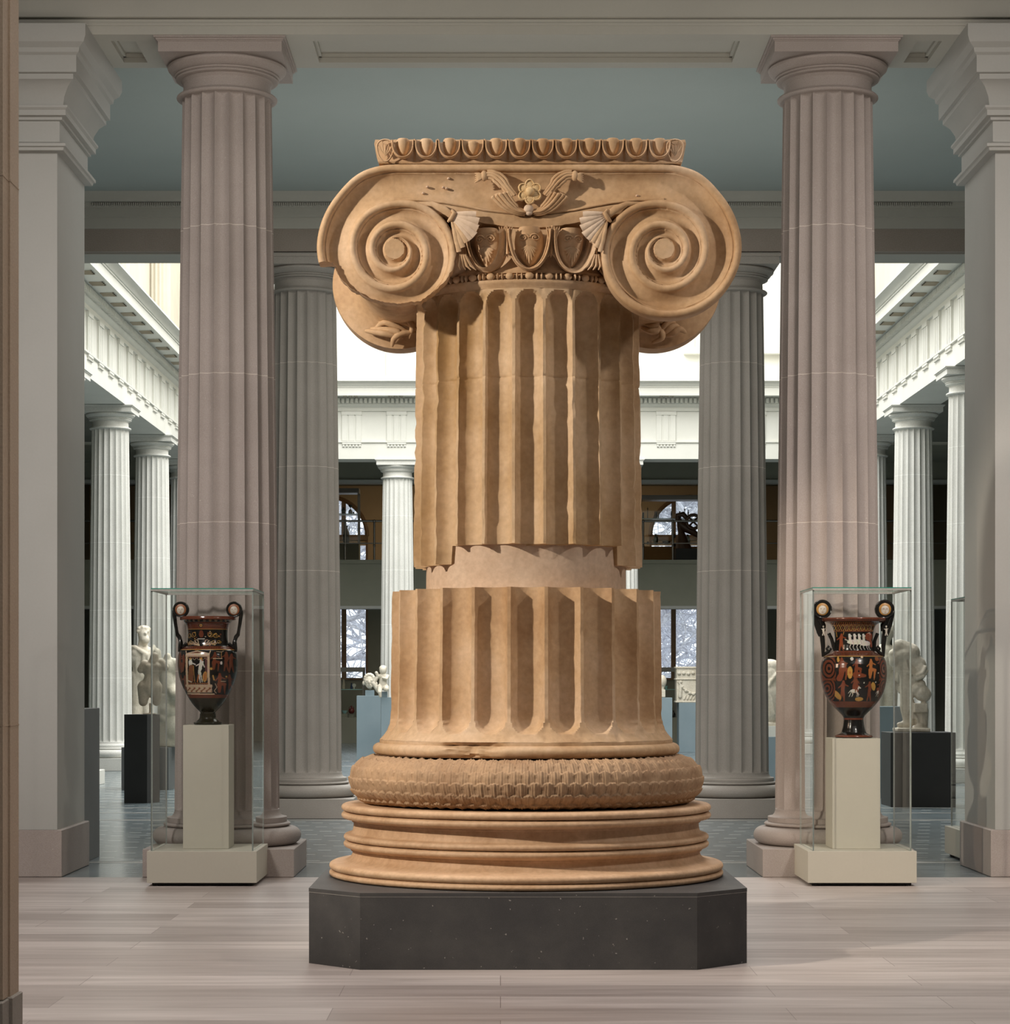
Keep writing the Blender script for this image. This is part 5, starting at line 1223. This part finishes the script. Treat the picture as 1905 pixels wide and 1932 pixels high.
def paintR(p):
    p.band(452, 500, RST); p.mask((p.V > 470) & (p.V < 480) & (np.sin(p.U*.5) > 0), BLK); p.band(500, 530, BLK); p.mask((p.V > 505) & (p.V < 524) & (np.sin(p.U*.3) > .1), ORG); p.band(526, 530, RST)
    p.band(530, 600, BLK); a = np.abs(np.sin((p.U-760)*.075)); b = (p.V-530)/70
    p.mask((p.V > 530) & (p.V < 600) & (np.abs(np.abs(np.sin((p.U-760)*.075+0))-np.abs(b*2-1)) < .17), OCH); p.mask((p.V > 530) & (p.V < 600) & (np.abs(np.abs(np.cos((p.U-760)*.075))-np.abs(b*2-1)) < .13), ORG)
    p.band(598, 606, RST)
    p.fig(605, 625, 812, (.30, .075, .03), 1, 1); p.seg(558, 610, 565, 660, 6, OCH); p.seg(628, 605, 622, 640, 6, OCH); p.ell(905, 660, 48, 45, (.24, .06, .03)); p.seg(905, 640, 940, 760, 34, (.24, .06, .03)); p.poly([(890, 625), (910, 615), (920, 640)], 5, WHT)
    for u in (690, 742, 792, 842):
        p.seg(u-6, 640, u+2, 700, 24, WHT, 28); p.seg(u-8, 640, u+16, 655, 16, WHT, 9)
    p.seg(640, 690, 700, 720, 7, WHT); p.ell(760, 720, 100, 28, WHT); p.ell(860, 735, 62, 28, WHT)
    for u in (700, 735, 775, 812, 850, 890, 915): p.seg(u, 740, u-14, 775, 9, WHT, 5); p.seg(u-14, 775, u+4, 806, 5, WHT, 4)
    for u in (720, 765, 808): p.seg(u-4, 700, u+12, 740, 4, (.3, .27, .24))
    p.band(815, 822, RST); p.band(822, 878, RST); p.mask((p.V > 832) & (p.V < 870) & (np.sin(p.U*.42) > .35), (.06, .025, .015)); p.band(874, 879, OCH)
    rr = (.20, .055, .026)
    for u, a, b, f, s_ in ((585, 890, 1130, 1, True), (740, 905, 1110, 1, True), (900, 905, 1130, 1, True), (1030, 890, 1120, -1, False), (600, 1140, 1365, 1, False), (885, 1150, 1365, -1, False), (720, 1100, 1290, 1, True), (1010, 1150, 1300, -1, True)):
        p.fig(u, a, b, rr if u % 20 else ORG if u == 900 else rr, 1, f, s_)
    p.seg(560, 1120, 620, 960, 60, rr, 30); p.seg(730, 1080, 830, 1090, 70, rr, 30)
    p.ell(667, 1055, 27, 68, OCH); p.ell(667, 1055, 10, 14, ORG); p.ell(545, 1300, 62, 24, OCH, .9); p.ell(775, 1345, 45, 22, OCH); p.ell(930, 1205, 24, 48, OCH, -.2); p.ell(972, 905, 24, 24, (.24, .08, .03)); p.ell(690, 905, 16, 20, WHT); p.ell(550, 912, 12, 30, OCH); p.ell(800, 885, 14, 14, CRM); p.ell(1065, 1095, 12, 20, OCH)
    p.horse(715, 1255, 1.15, WHT); p.horse(1010, 1265, .95, WHT); p.fig(740, 1120, 1270, rr, 1, -1)
    for u, v in ((820, 1165), (765, 1085), (985, 1060), (1050, 1045), (955, 1160), (1075, 1160)): p.ell(u, v, 7, 7, WHT)
    d = np.abs(p.U-760); p.mask((d > 238) & (p.V > 890) & (p.V < 1370), RST)
    q_ = (np.sin(np.hypot((d-300), (p.V-1010)*.55)*.24) > .3); p.mask((d > 238) & (p.V > 895) & (p.V < 1120) & q_, BLK)
    q_ = (np.sin(np.hypot((d-310)*1.2, (p.V-1230)*.7)*.22) > .3); p.mask((d > 238) & (p.V > 1140) & (p.V < 1365) & q_, BLK)
    p.band(1370, 1436, RST); p.mask((p.V > 1385) & (p.V < 1425) & (np.sin(p.U*.22+3*np.sin(p.V*.1)) > .5), (.13, .04, .02)); p.mask(p.V > 1436, BLK); p.band(1556, 1572, RST); p.band(1738, 1764, RST)
def handR(t, S_, cu, vb):
    for sg, du in ((-1, 411), (1, 1100)):
        x = X_(du, cu, S_); zc = (vb-355)*S_; out = sg
        q = MB(); disc(q, x, zc, 106*S_, .024, S_)
        def Pt(d, v, y=0): return (x+out*d*S_, y, (vb-v)*S_)
        q.tube([Pt(100, 370), Pt(82, 430), Pt(48, 520), Pt(18, 600), Pt(6, 650)], [.010, .016, .024, .026, .020], 12, flat=.8)
        q.tube([Pt(70, 420), Pt(20, 470), Pt(-10, 540), Pt(-20, 600)], [.012, .020, .022, .012], 10, flat=.8)
        q.tube([Pt(0, 640), Pt(-12, 760), Pt(-10, 880)], [.017, .015, .008], 10)
        q.tube([Pt(-75, 620), Pt(-105, 680), Pt(-128, 760), Pt(-140, 820)] if out < 0 else [Pt(-75, 620), Pt(-108, 700), Pt(-115, 780), Pt(-110, 820)], [.012, .012, .014, .008], 10)
        q.tube([Pt(-15, 860), Pt(-60, 830), Pt(-95, 790), Pt(-70, 765), Pt(-50, 790), Pt(-60, 815)], [.010, .012, .012, .009, .008, .006], 8)
        q.build('volute_handle', 'vase_black', t, 50)
        face_medal(t, x, zc, 68*S_, .024, 'ochrepaint', 'maskwhite', S_)
        q = MB(); c = Pt(-10 if out < 0 else 12, 590, -.028); q.ball(c, (.008, .003, .016), 10); q.ball((c[0], c[1], c[2]+.026), (.006, .003, .007), 8); q.tube([(c[0]-.014, c[1], c[2]+.012), c, (c[0]+.012, c[1], c[2]+.014)], .003, 6); q.tube([(c[0], c[1], c[2]-.008), (c[0]-.006, c[1], c[2]-.034)], .0035, 6); q.tube([(c[0]+.002, c[1], c[2]-.008), (c[0]+.008, c[1], c[2]-.034)], .0035, 6)
        q.build('painted_figurine', 'maskwhite', t, 60)
vase('broader painted vase with white horses around its neck, in the right glass case', (at(1610, 15.25), 15.25, .9635),
     [(1773, 175), (1770, 204), (1752, 206), (1742, 190), (1722, 142), (1690, 128), (1640, 115), (1575, 106), (1560, 108), (1552, 110), (1530, 122), (1500, 150), (1440, 210), (1360, 278), (1270, 326), (1150, 356), (1050, 363), (960, 356), (900, 338), (872, 318), (845, 262), (822, 224), (790, 212), (700, 207), (620, 214), (560, 228), (528, 246), (505, 285), (492, 335), (478, 350), (458, 350), (452, 344)],
     760, 1773, SL, paintR, handR)

# ------------------------------------------------------------------ far gallery furniture
def vitrine(label, x0, x1, Y, z0, z1, shelves, base_h, matb, grp):
    t = thing('vitrine', label, 'display case', ((x0+x1)/2, Y, z0), grp)
    h = (x1-x0)/2; D = .5
    bx('vitrine_base', -h, h, 0, D, 0, base_h, matb, t)
    q = MB()
    for x in (-h, h-.03):
        for y in (0, D-.03): q.box(x, x+.03, y, y+.03, base_h, z1-z0-.1)
    q.box(-h, h, 0, D, z1-z0-.1, z1-z0); q.build('vitrine_frame', 'steel', t, 0)
    for s in shelves: bx('shelf', -h+.03, h-.03, .03, D-.03, s-z0, s-z0+.015, 'aqua', t)
    q = MB(); q.box(-h+.03, h-.03, .001, .006, base_h, z1-z0-.1); q.build('glass_pane', 'glass', t, 0)
    return t
Yv = 50.8
def zz_(py, Y=Yv): return EYE-(py-CY)*Y/F
vitrine('left ground-floor vitrine with a red flask, beside the marble head', at(600, Yv), at(686, Yv), Yv, 0, zz_(1259), [zz_(1301.5)], zz_(1354)-0, 'olive', 'gallery vitrines')
vitrine('right ground-floor vitrine behind the blue-grey pedestals', at(1228, Yv), at(1278, Yv), Yv, 0, zz_(1259), [zz_(1301.5), ], zz_(1354), 'olive', 'gallery vitrines')
Yu = 49.5
vitrine('upper gallery glass case with dark vases, left side', at(600, Yu), at(677, Yu), Yu, 3.4, zz_(921, Yu), [zz_(970, Yu)], zz_(1026, Yu)-3.4, 'olive', 'gallery vitrines')
vitrine('long upper gallery case of bronzes, right side', at(1180, Yu), at(1340, Yu), Yu, 3.4, zz_(934, Yu), [zz_(979, Yu)], zz_(1031, Yu)-3.4, 'orange', 'gallery vitrines')
def SURF(py):
    best = None
    for z in (zz_(1354)+.0855, zz_(1354)+.0605, zz_(1354)+.001, zz_(1301.5)+.016, zz_(970, 49.5)+.016, zz_(1026, 49.5)+.001, zz_(979, 49.5)+.016, zz_(1031, 49.5)+.001):
        e = abs(z-zz_(py, 50))
        if best is None or e < best[0]: best = (e, z)
    return best[1]
def pot(name, label, px, py, Y, hpx, prof, mat, cat, extra=None, grp=None, z=None):
    s = Y/F; q = MB(); q.lathe([(r*s, z*s) for r, z in smooth_prof(prof, 3)], 20)
    if extra: extra(q, s)
    o = q.build(name, mat, None, 50); o.location = (at(px, Y), Y, SURF(py)); return tag(o, label, cat, grp)
pot('red_flask', 'round red glazed flask on the floor of the left ground vitrine', 663, 1348, 51.0, 15, [(2, 0), (4, 1), (5.8, 5), (4.5, 9.5), (1.8, 11.5), (1.6, 14), (2, 15)], 'redglaze', 'flask', lambda q, s: [q.tube([(sg*2*s, 0, 13*s), (sg*4.5*s, 0, 12*s), (sg*4.5*s, 0, 9*s)], .6*s, 6) for sg in (-1, 1)])
o = bx('stand_block', -.05, .05, -.05, .05, 0, .06, 'olive'); o.location = (at(663, 51.0), 51.0, zz_(1354)+.0005); tag(o, 'small block under the round red flask', 'block')
pot('aqua_bowl', 'pale aqua glass bowl left of the red flask', 650, 1346, 51.0, 6, [(2, 0), (2.5, .5), (5, 5), (5.5, 6)], 'aqua', 'bowl')
o = bx('stand_block', -.07, .07, -.05, .05, 0, .085, 'olive'); o.location = (at(650, 51.0), 51.0, zz_(1354)+.0005); tag(o, 'small block under the aqua bowl', 'block')
pot('blue_ewer', 'small blue ewer on the shelf of the left ground vitrine', 663, 1301, 51.0, 13, [(2, 0), (2, 4), (1.5, 8), (.8, 12)], 'blueglass', 'ewer')
q = MB(); q.tube([(0, -.02, 0), (0, .0, 0)], .042, 18); q.tube([(0, -.025, 0), (0, -.02, 0)], .025, 18); q.box(-.01, .01, -.005, .005, -.08, 0); o = q.build('pale_dish', 'white_trim', None, 40); o.location = (at(668, 51), 51.0, zz_(1301.5)+.100); tag(o, 'pale round dish standing beside the small blue ewer', 'dish')
statue('clay_figure', 'small clay figure on the shelf at the edge of the left ground vitrine', (at(648, 51), 51.0, zz_(1301.5)+.018), [('b', (-.03, .03, -.03, .03, 0, .09)), ('c', (0, 0, .1), .035, (0, 0, .16), .025), ('e', (0, 0, .2), (.028, .028, .028))], 'statue_tan', .008, cat='figurine')
pot('aqua_cup', 'pale aqua cup on the shelf of the right ground vitrine', 1257, 1300.5, 51.0, 6, [(1.5, 0), (2, .5), (2.8, 5), (3, 6)], 'aqua', 'cup')
pot('dark_jug', 'dark jug on the floor of the right ground vitrine', 1270, 1353.5, 51.0, 12, [(2, 0), (4, 3), (4, 7), (1.8, 10), (2.2, 13)], 'black', 'jug')
# upstairs left
pot('black_amphora', 'black amphora on the upper shelf of the left gallery case', 648, 970, 49.7, 13, [(1.5, 0), (4, 5), (4.2, 8), (1.8, 11), (2, 13)], 'black', 'vase')
pot('black_goblet', 'black stemmed goblet on the upper shelf of the left gallery case', 661, 969, 49.7, 17, [(4, 0), (3.8, 6), (1, 9), (.8, 12), (3, 14), (4.5, 17)], 'black', 'goblet')
pot('black_small_cup', 'tiny black cup right of the goblet, left gallery case', 667, 969, 49.7, 4, [(1, 0), (1.8, 2), (1.5, 4)], 'black', 'cup')
pot('tall_jar', 'tall black and grey jar below the shelf in the left gallery case', 653, 1024, 49.7, 36, [(3, 0), (5.5, 4), (6.4, 10), (6, 20), (4, 27), (2.2, 31), (3, 35)], 'black', 'jar', lambda q, s: q.tube([(2*s, 0, 33*s), (6*s, 0, 34*s), (5.5*s, 0, 26*s)], .8*s, 6))
# upstairs right
pot('green_jug', 'squat green bronze jug in the long upper gallery case', 1237, 1030.5, 49.7, 20, [(2.5, 0), (4, 3), (4.8, 9), (3.5, 14), (1.8, 16), (2, 19)], 'green_pot', 'jug', lambda q, s: q.tube([(1*s, 0, 17*s), (4*s, 0, 19*s), (4*s, 0, 14*s)], .6*s, 6))
pot('green_jug', 'green bronze jug behind the dark chariot bronze', 1297, 1030.5, 49.8, 20, [(2.5, 0), (4, 3), (4.8, 9), (3.5, 14), (1.8, 16), (2, 19)], 'green_pot', 'jug')
pot('dark_dish', 'flat dark dish in the long upper gallery case', 1257, 1030.5, 49.7, 6, [(4, 0), (8.5, 4.5), (9, 5.5)], 'black', 'dish')
pot('small_pot', 'tiny dark pot left of the green jug, upper gallery', 1222, 1030.5, 49.7, 5, [(1.5, 0), (2, 3), (1.6, 5)], 'black', 'pot')
q = MB(); q.box(-.045, .045, -.04, .04, 0, .07); q.tube([(0, 0, .07), (0, 0, .19)], .006, 6); q.tube([(0, -.012, .235), (0, .012, .235)], .047, 20); o = q.build('bronze_mirror', 'black', None, 40); o.location = (at(1271, 49.7), 49.7, zz_(1031, 49.5)+.001); tag(o, 'round dark bronze disc on a stem in the long gallery case', 'mirror')
for i, (px, hh, kind, lab) in enumerate(((1211, 15, 0, 'cluster of black bronzes at the left end of the gallery shelf'), (1221.5, 22, 1, 'slender black bronze candelabrum on the gallery shelf'), (1238, 16, 0, 'black bronze figure group in the middle of the gallery shelf'), (1266.5, 15, 2, 'black upright bronze rod before the window post'), (1282, 14, 3, 'black bronze jug above the chariot'), (1291.5, 19, 1, 'black bronze stand with flat top above the chariot'), (1298, 18, 2, 'black bronze figurine right of the flat-topped stand'))):
    s = 49.7/F; q = MB(); rnd = random.Random(i)
    if kind == 0:
        q.box(-5*s, 5*s, -2*s, 2*s, 0, 1.2*s)
        for k in range(7): x = rnd.uniform(-4, 4)*s; q.cap((x, 0, 1.6*s), 1.1*s, (x+rnd.uniform(-1, 1)*s, 0, hh*rnd.uniform(.6, .95)*s), .8*s, 6)
    elif kind == 1: q.lathe([(3*s, 0), (.8*s, 1.5*s), (.6*s, hh*.8*s), (1.8*s, hh*.85*s), (.6*s, hh*.9*s), (2.2*s if px > 1280 else .5*s, hh*s)], 12)
    elif kind == 2: q.lathe([(1.6*s, 0), (.9*s, 1*s), (1.2*s, hh*.5*s), (1.5*s, hh*.7*s), (.7*s, hh*.82*s), (1.1*s, hh*.9*s), (.3*s, hh*s)], 10)
    else: q.lathe([(1.5*s, 0), (3*s, 3*s), (2.6*s, 8*s), (1.3*s, 11*s), (1.8*s, hh*s)], 14); q.tube([(1.5*s, 0, 12*s), (5*s, 0, 11*s), (3*s, 0, 4*s)], .5*s, 6)
    o = q.build(['bronze_group', 'bronze_stand', 'bronze_figurine', 'bronze_jug'][kind], 'black', None, 50); zb2 = zz_(978.5, 49.7) if px < 1275 else zz_(973 if px > 1286 else 974, 49.7)
    o.location = (at(px, 49.7), 49.7, zz_(979, 49.5) + .016); tag(o, lab, 'bronze')
# bronze chariot
t = thing('bronze_chariot', 'large dark bronze chariot in the upper gallery, behind the right column', 'chariot', (at(1296, 48.2), 48.2, 3.4))
def cpt(px, py, y=0): return (at(px, 48.2)-at(1296, 48.2), y, zz_(py, 48.2)-3.4)
bx('chariot_plinth', cpt(1273, 0)[0], cpt(1335, 0)[0], -.25, .5, 0, cpt(0, 1036)[2], 'ped_dark', t)
q = MB(); q.tube([cpt(1290, 1038), cpt(1286, 1020), cpt(1285, 1005), cpt(1281, 990)], [.18, .13, .07, .05], 12); q.tube([cpt(1279, 975), cpt(1283, 988), cpt(1292, 995), cpt(1302, 1000), cpt(1318, 1012)], [.03, .08, .10, .09, .04], 12)
q.tube([cpt(1276, 985), cpt(1277, 972), cpt(1288, 970), cpt(1296, 978)], [.03, .05, .06, .05], 10); q.build('chariot_body', 'bronze', t, 50)
q = MB(); c = cpt(1307, 985); q.tube([(c[0]+.145*math.cos(a), -.1, c[2]+.145*math.sin(a)) for a in [2*PI*i/24 for i in range(25)]], .035, 8)
for k in range(4): a = PI/4+k*PI/2; q.tube([(c[0], -.1, c[2]), (c[0]+.14*math.cos(a), -.1, c[2]+.14*math.sin(a))], .022, 6)
q.build('chariot_wheel', 'bronze', t, 50)
# gallery railing
t = thing('gallery_railing', 'dark metal railing with round joints along the upper gallery edge', 'railing', (.18, 47.15, 3.881))
q = MB(); q.tube([(-9.5, 0, .81), (9.5, 0, .81)], .022, 8); q.build('top_rail', 'steel', t, 60)
q = MB(); q.tube([(-9.5, 0, .35), (9.5, 0, .35)], .012, 8); q.build('lower_rail', 'steel', t, 60)
for px in (651, 706, 761, 1160, 1213, 1269, 1325):
    x = at(px, 47.15)-.18; q = MB(); q.tube([(x, 0, 0), (x, 0, .81)], .022, 8); q.ball((x, -.01, .81), .032, 10); q.ball((x, -.01, .30), .028, 10); q.build('rail_post', 'steel', t, 60)
